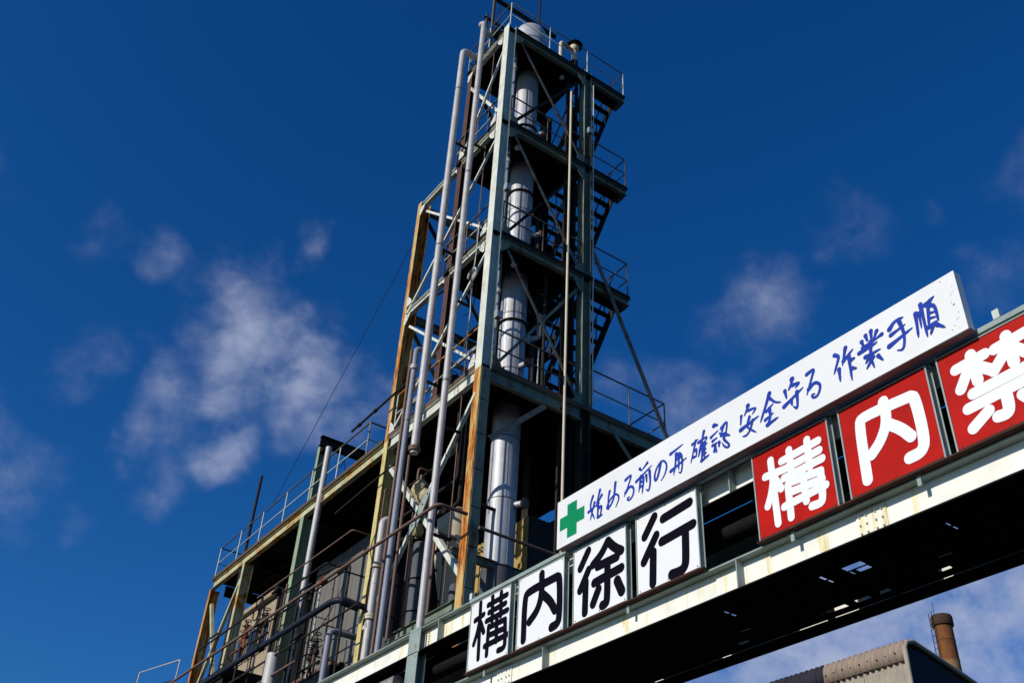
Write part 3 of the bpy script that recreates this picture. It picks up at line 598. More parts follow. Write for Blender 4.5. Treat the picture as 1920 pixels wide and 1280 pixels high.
for i, (y, z) in enumerate(((22.35, 11.12), (19.75, 10.48), (23.1, 10.52), (20.55, 9.5))):
    t = thing('pipe_clamp', ('bolted clamp head on top of the dark rack post', 'rusty clamp with bolts on the brown service pipe before the housing', 'black clamp on the brown service pipe before the wide green column', 'small black clamp on the thin pipe below the housing')[i], 'clamp', (8.45, y, z), 'clamps on the rack pipes')
    m = 'rusty' if i == 1 else 'dark'
    MB().bar((8.45, y-.12, z), (8.45, y+.12, z), .12, .06).build('saddle', m, t)
    for dy in (-.08, 0, .08): MB().tube([(8.40, y+dy, z-.08), (8.40, y+dy, z+.11)], .018, 8).build('bolt', m, t)
    MB().tube([(8.38, y-.13, z-.05), (8.38, y+.13, z-.05)], .03, 8).build('sleeve', m, t)
for i, (y, x) in enumerate(((21.0, 8.95), (21.25, 8.98), (21.5, 8.95))):
    pipe('drop_pipe', ('pale drop pipe before the housing, nearest the yellow column', 'dark drop pipe in the middle of three before the housing', 'dark drop pipe farthest left of three before the housing')[i], [(x, y, 8.3), (x, y, 11.0)], .02, 'railpale' if i == 0 else 'dark', 0, group='drop pipes before the housing')

# ------------------------------------------------------------------ small things about the plant
t = thing('cable_ladder', 'black cable ladder running up the tower front left of the right column', 'cable ladder', (11.6, 15.3, 7))
for x in (11.43, 11.74): MB().box((x-.02, 15.27, 7.0), (x+.02, 15.37, 25.2)).build('side_rail', 'dark', t)
for k in range(5): MB().tube([(11.48+k*.055, 15.33, 7.0), (11.48+k*.055, 15.33, 25.1-.3*k)], .026, 8).build('cable', 'black', t)
pr = None
for k in range(40):
    p = (11.45, 15.36, 7.3+k*.45)
    if pr is None: pr = MB().box(p, (11.72, 15.39, p[2]+.03)).build('rung', 'dark', t, p)
    else: copy_at(pr, p, t)
for i, (x, y, z, lab) in enumerate(((11.2, 15.3, 25.20, 'small white lamp under the top deck near the right column'), (9.85, 15.3, 21.38, 'small white lamp under the second deck behind the front column'), (10.0, 15.35, 17.52, 'small white lamp under the third deck beside the front column'))):
    t = thing('deck_lamp', lab, 'lamp', (x, y, z), 'lamps under the decks')
    MB().tube([(x, y, z+.12), (x, y, z)], .012, 8).build('stem', 'dark', t)
    MB().lathe((x, y, z-.09), [(.075, 0), (.07, .02), (.035, .08), (.02, .10)], 14).build('shade', 'white', t)
    MB().lathe((x, y, z-.12), [(.01, 0), (.035, .02), (.035, .035), (.03, .04)], 12).build('bulb', 'galv', t)
t = thing('dark_filler', 'black filler box topped with pipes, added to hide the lower part of the panelled housing', 'filler', (9.0, 22, 8))
MB().box((8.9, 19.7, 8.0), (9.9, 25.6, 8.78)).build('filler_box', 'black', t)  # black box added to keep this stretch dark, covering the housing's lower panels
for k in range(4): MB().tube([(9.0+k*.2, 19.8, 8.86), (9.0+k*.2, 25.4, 8.86)], .06+.01*(k % 2), 10).build('filler_pipe', 'dark' if k % 2 else 'brown', t)
for k in range(6): MB().bar((8.9, 20.1+k*1.0, 8.95), (9.8, 20.1+k*1.0, 8.95), .05, .05).build('hold_down', 'dark', t)
lab = ('cluster of rusty valves and elbows before the cream cabin', 'cluster of dark valves before the wide green column', 'cluster of black valves below the dark blue main')
for i, (y, z, m) in enumerate(((24.9, 10.75, 'rusty'), (23.7, 10.7, 'dark'), (20.4, 9.15, 'dark'))):
    t = thing('valve_cluster', lab[i], 'valves', (8.75, y, z), 'valve clusters along the pipe rack')
    for k in range(4):
        yy = y+(k-1.5)*.21; zz = z+.07*((k*3) % 4)-.06
        MB().tube([(8.7+.05*k, yy, zz-.45), (8.7+.05*k, yy, zz+.25)], .025, 8).build('riser', 'brown' if k % 2 else m, t)
        bd = MB().lathe((8.7+.05*k, yy, zz-.08), [(.03, 0), (.065, .03), (.075, .08), (.05, .14), (.03, .17)], 12).build('body', m, t)
        MB().tube([(8.7+.05*k+.09*math.cos(a*math.pi/5), yy+.09*math.sin(a*math.pi/5), zz+.26) for a in range(11)], .012, 6).build('hand_wheel', m, bd)
    MB().tube([(8.72, y-.5, z-.3), (8.72, y+.5, z-.3)], .03, 8).build('header', m, t)
wires = [('loose black cable looping beside the capped pipe', [(8.7, 17.95, 11.2), (8.62, 18.05, 10.7), (8.6, 17.75, 10.3), (8.64, 17.95, 9.8), (8.62, 17.8, 9.0)]),
         ('loose thin cable hanging from the hoist beam', [(9.6, 22.95, 15.68), (9.6, 22.75, 15.2), (9.62, 22.6, 14.95), (9.6, 22.4, 15.2), (9.6, 22.1, 14.3)]),
         ('slack cable swinging across before the panelled housing', [(8.75, 21.9, 10.4), (8.75, 21.3, 9.6), (8.75, 20.6, 9.45), (8.75, 19.8, 9.9), (8.75, 19.3, 10.4)]),
         ('thin cable sagging between the rope and the rear of the third deck', [(9.2, 15.6, 16.6), (9.5, 16.2, 16.35), (9.6, 16.8, 16.6)])]
for lb_, p in wires: tag(MB().tube(p, .010, 6, .3).build('cable', 'black'), lb_, 'cable')
pipe('level_arm', 'dark arm reaching from the panelled housing across to the yellow column', [(9.0, 21.4, 11.35), (9.15, 19.15, 11.2)], .03, 'dark', 0, cat='bracket')
pipe('corner_pipe', 'dark pipe along the roof rail corner beside the rusty rear column', [(8.9, 20.6, 14.9), (8.9, 17.9, 14.95), (9.4, 17.9, 14.95)], .03, 'dark', .1, flanges=[((8.9, 20.2, 14.9), (0, 1, 0)), ((8.9, 19.4, 14.92), (0, 1, 0))])
pipe('corner_pipe', 'dark pipe passing below the roof edge beside the yellow column', [(8.95, 20.9, 12.75), (8.95, 17.9, 12.9)], .022, 'dark', 0)
for i, (p, m, r) in enumerate((([(9.5, 17.0, 14.4), (9.5, 17.0, 15.0), (9.9, 17.6, 15.0)], 'cream', .05), ([(9.35, 18.6, 14.1), (9.35, 18.6, 14.8), (9.35, 17.6, 14.8)], 'galv', .04), ([(9.5, 16.0, 14.1), (9.5, 16.0, 15.1), (10.1, 16.0, 15.1)], 'brown', .035))):
    pipe('deck_elbow', ('cream elbow pipe among the valves of the big deck', 'grey elbow pipe at the left of the big deck', 'brown elbow pipe near the front column on the big deck')[i], p, r, m, .1)

# gusset plates with bolts where braces meet the columns
def gus(x, y, z, sy, sz, face):
    w, h = .26, .30
    if face == 'L':
        o = MB().add([(XL-.02, y, z), (XL-.02, y+sy*w, z), (XL-.02, y+sy*w*.75, z+sz*h*.5), (XL-.02, y+sy*w*.2, z+sz*h), (XL-.02, y, z+sz*h)], [(0, 1, 2, 3, 4)])
        bl = [(XL-.03, y+sy*w*u, z+sz*h*v_) for u, v_ in ((.2, .25), (.5, .3), (.25, .65))]; d = V((1, 0, 0))
    else:
        o = MB().add([(x, YF-.012, z), (x+sy*w, YF-.012, z), (x+sy*w*.75, YF-.012, z+sz*h*.5), (x+sy*w*.2, YF-.012, z+sz*h), (x, YF-.012, z+sz*h)], [(0, 1, 2, 3, 4)])
        bl = [(x+sy*w*u, YF-.022, z+sz*h*v_) for u, v_ in ((.2, .25), (.5, .3), (.25, .65))]; d = V((0, 1, 0))
    g_ = o.build('gusset_plate', 'paint' if face == 'L' else 'paint_shade', TW)
    md = g_.modifiers.new('thickness', 'SOLIDIFY'); md.thickness = .01; md.offset = 0
    for p in bl: MB().tube([p, V(p)+d*.012], .016, 6).build('bolt', 'brown', g_)
for i in range(3):
    zt, zb_ = LV[i]-.26, LV[i+1]+.05
    ye = YB-.16 if i == 0 else YD-.1
    gus(0, YF+.26, zt, 1, -1, 'L'); gus(0, YF+.26, zb_, 1, 1, 'L'); gus(0, ye, zt, -1, -1, 'L'); gus(0, ye, zb_, -1, 1, 'L')
    gus(cx+.13, 0, zt, 1, -1, 'F'); gus(XB-.005, 0, zb_, -1, 1, 'F'); gus(XB-.005, 0, zt, -1, -1, 'F'); gus(cx+.13, 0, zb_, 1, 1, 'F')
# dark machines seen inside the tower
t = thing('condenser', 'black horizontal condenser drum slung under the third deck', 'condenser', (11.1, 15.9, 17.1))
MB().tube([(10.98, 15.9, 17.15), (11.02, 15.9, 17.15), (11.62, 15.9, 17.15), (11.68, 15.9, 17.15)], [.20, .27, .27, .18], 20).build('drum', 'black', t)
for x in (11.1, 11.5):
    MB().tube([(x, 15.9, 17.4), (x, 15.9, 17.6)], .05, 10).build('nozzle', 'dark', t)
    MB().bar((x, 15.6, 17.15), (x, 15.6, 17.65), .04, .04, (1, 0, 0)).build('hanger', 'dark', t)
for i, z in enumerate((LV[3], LV[2], LV[1])):
    t = thing('pump_set', ('black pump set standing on the big deck beside the silver column', 'black pump set standing on the third deck beside the silver column', 'black pump set standing on the second deck beside the silver column')[i], 'pump', (11.2, 15.75, z), 'pump sets on the decks')
    x, y = 11.22-.06*i, 15.72+.05*i
    MB().box((x-.32, y-.2, z+.002), (x+.32, y+.2, z+.10)).build('base_plate', 'dark', t)
    MB().tube([(x-.28, y, z+.34), (x-.22, y, z+.34), (x+.08, y, z+.34), (x+.12, y, z+.34)], [.12, .2, .2, .14], 18).build('motor', 'black', t)
    MB().lathe((x+.23, y, z+.12), [(.10, 0), (.14, .08), (.14, .30), (.07, .38), (.06, .62)], 16).build('pump_body', 'dark', t)
    for k in range(5): MB().tube([(x-.20+k*.055, y, z+.34), (x-.185+k*.055, y, z+.34)], .215, 18).build('cooling_fin', 'black', t)
# thin conduits and boxes along the steelwork
cl = ('thin grey conduit clipped up the left tower face behind the risers', 'thin brown conduit clipped up the reddish rear column', 'thin pale conduit between the two tall risers', 'thin dark conduit up the rear of the stair side', 'thin dark conduit inside the tower right of the silver column')
for i, (x, y, z0, z1, m) in enumerate(((9.22, 15.85, 9, 25.2, 'brown'), (9.12, 16.82, 14.1, 25.3, 'brown'), (9.0, 16.1, 12.0, 21.0, 'railpale'), (12.6, 17.3, 14.1, 25.2, 'dark'), (11.05, 16.4, 14.1, 25.2, 'dark'))):
    pipe('conduit', cl[i], [(x, y, z0), (x, y, z1)], .014, m, 0)
bl_ = ('small grey junction box on the front column above the big deck', 'small grey junction box on the front column above the third deck', 'small grey junction box on the right column above the second deck')
for i, (x, y, z) in enumerate(((9.40, 14.92, 15.3), (9.40, 14.92, 19.2), (11.9, 14.90, 22.9))):
    t = thing('junction_box', bl_[i], 'box', (x, y, z), 'junction boxes on the columns')
    MB().box((x-.07, y-.05, z), (x+.07, y+.07, z+.2)).build('case', 'frame', t)
    MB().box((x-.06, y-.058, z+.01), (x+.06, y-.0505, z+.19)).build('cover', 'galv', t)
    MB().tube([(x, y, z-.9), (x, y, z-.001)], .012, 6).build('cable_tail', 'dark', t)

ORD = ('first', 'second', 'third', 'fourth', 'fifth', 'sixth', 'seventh', 'eighth', 'ninth', 'tenth', 'eleventh', 'twelfth', 'thirteenth')
# dense small pipework in front of the long building and up the tower's left face
random.seed(21)
for k in range(13):
    y = 19.5+k*.62+random.uniform(-.15, .15); z1 = random.choice((9.3, 9.8, 10.4, 10.9, 11.5)); x = random.uniform(8.65, 9.0)
    pts = [(x, y, 7.6), (x, y, z1)]
    if k % 3 == 0: pts += [(x, y+random.choice((-.6, .6)), z1)]
    pipe('rack_pipe', 'thin upright rack pipe before the long building, %s of thirteen from the right' % ORD[k], pts, random.uniform(.014, .028), ('dark', 'brown', 'black', 'navy')[k % 4], .08, group='thin upright pipes of the rack')
for k in range(6):
    z = (9.1, 9.6, 10.15, 10.7, 11.3, 11.75)[k]; y0 = random.uniform(19.2, 21.5); y1 = y0+random.uniform(2.5, 6.5)
    pipe('rack_pipe', 'thin level rack pipe before the long building, %s of six from the bottom' % ORD[k], [(8.62+.04*k, y1, z), (8.62+.04*k, y0, z), (9.3, y0, z)], random.uniform(.012, .024), ('black', 'dark', 'brown')[k % 3], .08, group='thin level pipes of the rack')
for k in range(7):
    y = 16.0+k*.42; z0 = random.uniform(8.0, 9.5); z1 = random.uniform(10.5, 13.2); x = random.uniform(9.45, 10.0)
    pipe('rack_pipe', 'thin upright pipe in the shade under the big deck, %s of seven from the right' % ORD[k], [(x, y, z0), (x, y, z1), (x+.5, y, z1)], random.uniform(.02, .04), ('dark', 'black', 'brown')[k % 3], .1, group='thin pipes under the big deck')
for i, z in enumerate((12.55, 11.95, 11.45)):
    pipe('cross_pipe', ('upper dark crossing pipe under the big deck behind the risers', 'middle dark crossing pipe under the big deck behind the risers', 'lower dark crossing pipe under the big deck behind the risers')[i], [(9.45+.1*i, 18.8, z), (9.45+.1*i, 16.3, z), (9.45+.1*i, 16.3, 13.6)], .03+.008*i, 'dark', .12)
# caged ladder on the left face between the decks
LD = thing('access_ladder', 'narrow dark access ladder up the left tower face behind the tall risers', 'ladder', (9.0, 16.25, 14.1))
for y in (16.12, 16.40): MB().bar((9.02, y, 14.1), (9.02, y, 26.3), .03, .012, (1, 0, 0)).build('side_rail', 'rail', LD)
pr = None
for k in range(40):
    p = (9.02, 16.12, 14.3+k*.3)
    if pr is None: pr = MB().tube([p, (9.02, 16.40, p[2])], .011, 6).build('rung', 'rail', LD, p)
    else: copy_at(pr, p, LD)

# ------------------------------------------------------------------ the sign gantry (a pipe bridge over the gate)
GA = thing('sign_gantry', 'white steel girder pipe bridge across the gate carrying the signs', 'gantry', (7.1, 7, 0))
def girder(x, y0, y1, zt, h, m):
    zc = zt-h/2; tf = .016; x += .035
    gd = MB().bar((x+.075, y0, zc), (x+.075, y1, zc), .012, h-2*tf).build('girder', m, GA)
    MB().bar((x+.075, y0, zt-tf/2), (x+.075, y1, zt-tf/2), .22, tf).build('flange', 'girderteal' if m == 'girder' else m, gd)
    MB().bar((x+.075, y0, zt-h+tf/2), (x+.075, y1, zt-h+tf/2), .22, tf).build('flange', 'under', gd)  # bottom flange of the white girder coloured black for its shaded underside
    return gd
GU = girder(7.06, 1.6, 17.5, 7.085, .35, 'girder')
GL = girder(7.06, 1.6, 12.68, 6.025, .325, 'girder')
girder(8.32, 1.6, 17.5, 7.085, .35, 'girder'); girder(8.32, 1.6, 12.68, 6.025, .325, 'girder')
sp = None
for gd, z0, z1 in ((GU, 6.752, 7.067), (GL, 5.718, 6.007)):
    for y in (3.3, 6.5, 9.68, 12.2):
        MB().box((7.062, y-.006, z0), (7.163, y+.006, z1)).build('stiffener', 'frame', gd)
for y in (2.7, 4.35, 5.75, 8.1, 10.9): MB().box((7.04, y-.02, 5.93), (7.059, y+.02, 6.04)).build('lug', 'girderteal', GL)
for x in (7.135, 8.395):
    for y in (12.86, 1.42):
        MB().ibeam((x, y, 0), (x, y, 7.12), .15, .30, .014, .01, (1, 0, 0)).build('post', 'girderteal', GA)
for y in (12.86, 1.42, 6.5):
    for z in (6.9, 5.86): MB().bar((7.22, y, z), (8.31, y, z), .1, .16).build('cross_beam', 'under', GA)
ep = MB().box((7.045, 12.66, 6.72), (7.058, 12.70, 7.10)).build('end_plate', 'girderteal', GU)
for k in range(6): MB().tube([(7.150, 12.6, 6.80+k*.04), (7.164, 12.6, 6.80+k*.04)], .012, 8).build('bolt', 'galv', GU)
# floor pan with openings cut through it
holes = [(7.46, 7.545, 5.36, 5.84), (7.575, 7.64, 5.37, 5.50), (7.575, 7.64, 5.56, 5.83), (7.40, 7.46, 6.93, 7.03), (7.50, 7.56, 6.93, 7.03), (7.40, 7.46, 4.40, 4.50), (7.50, 7.56, 4.40, 4.50),
         (8.13, 8.19, 6.10, 6.45), (8.13, 8.19, 5.58, 5.98), (8.13, 8.18, 4.90, 5.03), (8.13, 8.18, 7.42, 7.56), (7.90, 7.92, 4.72, 4.86), (7.90, 7.92, 7.15, 7.3)]
xs = sorted({7.285, 8.318} | {h[0] for h in holes} | {h[1] for h in holes}); yss = sorted({1.6, 12.68} | {h[2] for h in holes} | {h[3] for h in holes})
pan = MB()
for x0, x1 in zip(xs, xs[1:]):
    run = None
    cells = []
    for y0, y1 in zip(yss, yss[1:]):
        mx_, my_ = (x0+x1)/2, (y0+y1)/2
        hole = any(a < mx_ < b and c_ < my_ < d_ for a, b, c_, d_ in holes)
        if hole: run = None
        else:
            if run is None: run = [y0, y1]; cells.append(run)
            else: run[1] = y1
    for y0, y1 in cells:
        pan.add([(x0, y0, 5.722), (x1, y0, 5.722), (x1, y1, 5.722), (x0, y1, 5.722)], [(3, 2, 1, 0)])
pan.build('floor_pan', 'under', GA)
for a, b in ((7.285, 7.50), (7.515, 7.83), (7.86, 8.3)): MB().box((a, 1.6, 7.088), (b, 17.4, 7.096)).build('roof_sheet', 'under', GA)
GPN = ('black pipe in the girder bridge nearest the signs', 'black pipe in the middle of the girder bridge', 'thick black pipe at the back of the girder bridge', 'thin pale cable duct inside the girder bridge')
for i, (x, z, r, m) in enumerate(((7.42, 6.55, .09, 'under'), (7.75, 6.75, .11, 'under'), (8.08, 6.52, .13, 'under'), (7.95, 6.93, .03, 'frame'))):
    pipe('bridge_pipe', GPN[i], [(x, 1.6, z), (x, 17.2, z)], r, m, 0)
for k in range(9):
    y = 2.2+k*1.2; MB().ibeam((7.30, y, 5.80), (8.30, y, 5.80), .12, .08, .01, .008).build('floor_joist', 'under', GA)
for gd, zc_, hh in ((GU, 6.91, .26), (GL, 5.862, .24)):
    for y in (10.6, 4.95):
        spx = MB().box((7.152, y-.16, zc_-hh/2), (7.1635, y+.16, zc_+hh/2)).build('splice_plate', 'girder', gd)
        for u in (-.12, -.05, .05, .12):
            for w_ in (-.08, 0, .08): MB().tube([(7.142, y+u, zc_+w_), (7.153, y+u, zc_+w_)], .011, 6).build('bolt', 'girderteal', spx)
# rail along the head of the panels, ledge below them, stubs that carry the long board
MB().bar((7.03, 2.6, 7.035), (7.03, 11.32, 7.035), .05, .05).build('sign_rail', 'girderteal', GA)
MB().bar((7.02, 2.6, 6.034), (7.02, 6.14, 6.034), .07, .014).build('sign_ledge', 'ledge', GA)
MB().bar((7.02, 6.87, 6.034), (7.02, 11.30, 6.034), .07, .014).build('sign_ledge', 'ledge', GA)
for y in (11.29, 8.39, 6.88, 6.12, 4.66, 3.31):
    MB().box((7.0, y-.03, 7.062), (7.045, y+.03, 7.15)).build('stub', 'railpale', GA)

# ------------------------------------------------------------------ lettering
def chaikin(P, it=2):
    P = [V((a, b)) for a, b in P]
    for _ in range(it):
        if len(P) < 3: break
        Q = [P[0]]
        for a, b in zip(P, P[1:]): Q += [a*.75+b*.25, a*.25+b*.75]
        Q.append(P[-1]); P = Q
    return P
STEP = 3e-5
def stroke(mb, pts, w, depth, place, brush):
    P = chaikin(pts)
    if len(P) == 2: P = [P[0].lerp(P[1], k/4) for k in range(5)] if brush else P
    n = len(P); tl = [0]
    for a, b in zip(P, P[1:]): tl.append(tl[-1]+(b-a).length)
    def half(i):
        t = tl[i]/max(tl[-1], 1e-6); k = w/2
        if brush: k *= (.75+.45*(1-t)**2 - .1*math.sin(math.pi*t)) if t < .8 else max(.32, .79-(t-.8)*2.2)
        return k
    for i in range(n):
        k = half(i)
        if i < n-1:
            k2 = half(i+1); d = (P[i+1]-P[i]).normalized(); nn = V((-d.y, d.x))
            mb.add([place(P[i]+nn*k, depth), place(P[i]-nn*k, depth), place(P[i+1]-nn*k2, depth), place(P[i+1]+nn*k2, depth)], [(0, 1, 2, 3)]); depth += STEP
        m = 20 if not brush else 10
        mb.add([place(P[i]+V((math.cos(2*math.pi*j/m), math.sin(2*math.pi*j/m)))*k, depth) for j in range(m)], [tuple(range(m))]); depth += STEP
    return depth
GLYPHS = {
 'kou_b': [(80,[(120,666),(321,694)]),(80,[(228,878),(256,120)]),(80,[(231,633),(196,490),(126,343)]),(80,[(263,594),(345,448)]),(80,[(416,790),(843,806)]),(80,[(512,874),(529,547)]),(80,[(710,874),(724,560)]),(80,[(445,683),(820,697)]),(80,[(396,580),(871,591)]),(80,[(458,492),(449,118)]),(80,[(460,476),(832,478)]),(80,[(832,473),(859,149),(826,105),(710,107)]),(80,[(472,368),(843,362)]),(80,[(391,246),(901,263)]),(80,[(641,544),(655,243)])],
 'nai_b': [(115,[(152,92),(148,640),(222,693),(805,701)]),(115,[(805,701),(866,670),(874,166),(828,97),(721,91)]),(115,[(494,837),(508,571),(432,391),(267,291)]),(115,[(543,549),(683,431),(782,286)])],
 'jo_b': [(112,[(279,825),(134,652)]),(112,[(285,583),(131,379)]),(112,[(236,444),(222,84)]),(112,[(639,823),(520,696),(364,618)]),(112,[(639,823),(753,701),(874,621)]),(112,[(456,569),(795,569)]),(112,[(392,387),(870,414)]),(112,[(631,571),(623,105),(587,74),(535,75)]),(112,[(470,289),(371,140)]),(122,[(798,285),(872,137)])],
 'kou2_b': [(112,[(307,823),(144,641)]),(112,[(328,591),(119,349)]),(112,[(273,410),(250,63)]),(112,[(449,747),(863,779)]),(112,[(414,487),(896,514)]),(112,[(780,483),(765,147),(743,88),(688,56),(544,65)])],
 'kou_r': [(84,[(151,631),(373,614)]),(84,[(240,778),(247,93)]),(84,[(245,555),(207,428),(145,311)]),(84,[(268,569),(332,429)]),(84,[(481,788),(480,502)]),(84,[(709,798),(702,501)]),(84,[(375,710),(835,731)]),(84,[(393,611),(834,628)]),(84,[(380,519),(853,530)]),(84,[(418,434),(411,92)]),(84,[(431,447),(818,415)]),(84,[(817,410),(801,140),(772,98),(667,107)]),(84,[(430,346),(822,324)]),(84,[(347,226),(852,251)]),(84,[(610,470),(611,183)])],
 'nai_r': [(112,[(198,115),(212,684),(253,739),(769,703)]),(112,[(769,703),(816,668),(822,231),(770,139),(646,137)]),(112,[(500,784),(506,587),(409,422),(286,330)]),(112,[(513,539),(623,442),(703,324)])],
 'kin_r': [(105,[(159,731),(436,744)]),(105,[(317,801),(324,535)]),(105,[(267,678),(161,530)]),(105,[(349,669),(455,576)]),(105,[(528,739),(881,757)]),(105,[(649,808),(655,541)]),(105,[(600,660),(476,550)]),(105,[(691,667),(802,546)]),(105,[(256,439),(917,458)]),(105,[(183,326),(946,353)]),(105,[(524,321),(519,167),(486,129),(411,141)]),(105,[(348,228),(185,138)]),(105,[(651,233),(727,128)])],
 '1': [(22,[(704,456),(660,372),(660,293),(737,141)]),(22,[(736,358),(697,267),(658,155)]),(22,[(622,274),(760,307)]),(22,[(840,486),(797,373),(771,305)]),(22,[(871,405),(776,309)]),(22,[(784,305),(831,320)]),(22,[(808,279),(789,132)]),(22,[(815,254),(881,267),(843,138)]),(22,[(800,139),(885,141)])],
 '2': [(22,[(1019,395),(987,286),(1004,158)]),(22,[(1128,467),(1102,294),(1063,222),(986,170),(961,202),(1017,273),(1110,322),(1178,286),(1191,225),(1130,143)])],
 '3': [(22,[(1309,424),(1421,457),(1381,366),(1281,216)]),(22,[(1304,256),(1372,309),(1438,288),(1458,220),(1419,149),(1353,136),(1329,175),(1376,178)])],
 '4': [(22,[(1564,464),(1596,423)]),(22,[(1695,484),(1604,431)]),(22,[(1498,323),(1768,419)]),(22,[(1579,359),(1539,170)]),(22,[(1578,338),(1636,335),(1595,131)]),(22,[(1576,284),(1619,282)]),(22,[(1567,229),(1610,227)]),(22,[(1672,331),(1679,241)]),(22,[(1730,365),(1740,205),(1705,113),(1664,156)])],
 '5': [(22,[(1922,395),(1880,263),(1831,187),(1803,237),(1835,336),(1908,396),(1971,401),(2024,318),(1988,216),(1916,162)])],
 '6': [(22,[(2083,426),(2289,462)]),(22,[(2174,391),(2154,261),(2119,144)]),(22,[(2182,371),(2255,365),(2268,222),(2237,115),(2202,145)]),(22,[(2218,371),(2202,177)]),(22,[(2174,321),(2245,316)]),(22,[(2076,210),(2331,269)])],
 '7': [(20,[(2432,391),(2523,417)]),(20,[(2487,412),(2446,304),(2394,172)]),(20,[(2461,297),(2499,314),(2481,213)]),(20,[(2445,225),(2481,221)]),(20,[(2622,473),(2582,368),(2525,252)]),(20,[(2530,371),(2671,394),(2636,343)]),(20,[(2561,311),(2515,198)]),(20,[(2594,329),(2555,122)]),(20,[(2586,299),(2658,308)]),(20,[(2581,243),(2638,250)]),(20,[(2577,193),(2638,200)]),(20,[(2556,130),(2672,154)]),(20,[(2622,333),(2602,159)])],
 '8': [(30,[(2775,470),(2832,451)]),(20,[(2718,347),(2832,385)]),(20,[(2738,292),(2811,303)]),(20,[(2733,240),(2811,245)]),(20,[(2770,215),(2745,159)]),(20,[(2770,215),(2787,129)]),(20,[(2753,161),(2790,157)]),(20,[(2877,389),(2967,442),(2958,359),(2924,267)]),(20,[(2908,399),(2867,310),(2845,346)]),(20,[(2869,301),(2929,314)]),(20,[(2910,274),(2900,237),(2971,151),(2967,117),(2911,136),(2874,208)]),(20,[(2945,278),(2993,247)]),(20,[(2834,235),(2825,182)])],
 '9': [(30,[(3275,474),(3258,437)]),(20,[(3251,423),(3213,380)]),(20,[(3274,416),(3395,401),(3323,347)]),(20,[(3172,396),(3152,291)]),(20,[(3282,334),(3229,237),(3296,165),(3350,117)]),(26,[(3146,236),(3402,285)]),(20,[(3319,275),(3279,181),(3222,136),(3167,149)])],
 '10': [(28,[(3576,474),(3521,371),(3421,202)]),(20,[(3577,412),(3638,332),(3710,301)]),(20,[(3510,287),(3612,333)]),(26,[(3552,298),(3562,205),(3512,133)]),(20,[(3484,195),(3599,227)]),(26,[(3507,127),(3650,148)])],
 '11': [(32,[(3883,488),(3869,443)]),(24,[(3864,427),(3822,385)]),(24,[(3884,416),(3981,406),(3912,370)]),(24,[(3777,399),(3788,303)]),(26,[(3743,227),(4003,325)]),(24,[(3923,315),(3909,117),(3858,174)]),(24,[(3840,250),(3844,196)])],
 '12': [(24,[(4070,445),(4174,466),(4121,373),(4039,219)]),(24,[(4066,268),(4149,313),(4209,263),(4204,204),(4158,140),(4104,151),(4091,192),(4133,184)])],
 '13': [(24,[(4425,481),(4476,441),(4441,375),(4389,278)]),(24,[(4451,301),(4444,165)]),(24,[(4562,495),(4496,322)]),(24,[(4514,362),(4640,434)]),(24,[(4582,387),(4574,113)]),(24,[(4606,329),(4644,330)]),(24,[(4599,232),(4644,210)])],
 '14': [(24,[(4867,518),(4855,401)]),(24,[(4927,483),(4874,401)]),(24,[(4802,500),(4813,425)]),(24,[(4972,417),(4900,403)]),(24,[(4749,457),(4760,399)]),(24,[(4748,383),(4928,404)]),(24,[(4746,351),(4896,355)]),(24,[(4700,349),(4909,364)]),(24,[(4758,272),(4928,272)]),(24,[(4846,406),(4812,236),(4832,117)]),(24,[(4811,259),(4751,204)]),(24,[(4839,232),(4753,142)]),(24,[(4895,212),(4935,143)])],
 '15': [(28,[(5061,420),(5127,477),(5220,467)]),(24,[(5063,352),(5225,381)]),(28,[(5025,245),(5285,304)]),(24,[(5174,448),(5203,287),(5164,130),(5098,160)])],
 '16': [(24,[(5349,431),(5339,294),(5328,176)]),(18,[(5384,420),(5377,249)]),(24,[(5416,495),(5415,270),(5414,133)]),(28,[(5463,460),(5558,498)]),(24,[(5510,475),(5481,427),(5451,227)]),(24,[(5487,432),(5550,411),(5549,233)]),(18,[(5483,354),(5541,337)]),(18,[(5471,302),(5533,283)]),(24,[(5444,218),(5533,237)]),(24,[(5496,221),(5450,136)]),(24,[(5528,197),(5592,132)])],
}

def character(parent, key, yl, zb, x, m, brush=False, scale=1.0, ps=1.0, name='character'):
    mb = MB()
    def place(p, depth): return (x-.0015-depth, yl-p.x/1000*ps, zb+p.y/1000*ps)
    dp = 0.0
    for w, pts in GLYPHS[key]: dp = stroke(mb, pts, w*scale, dp, place, brush)
    return mb.build(name, m, parent)

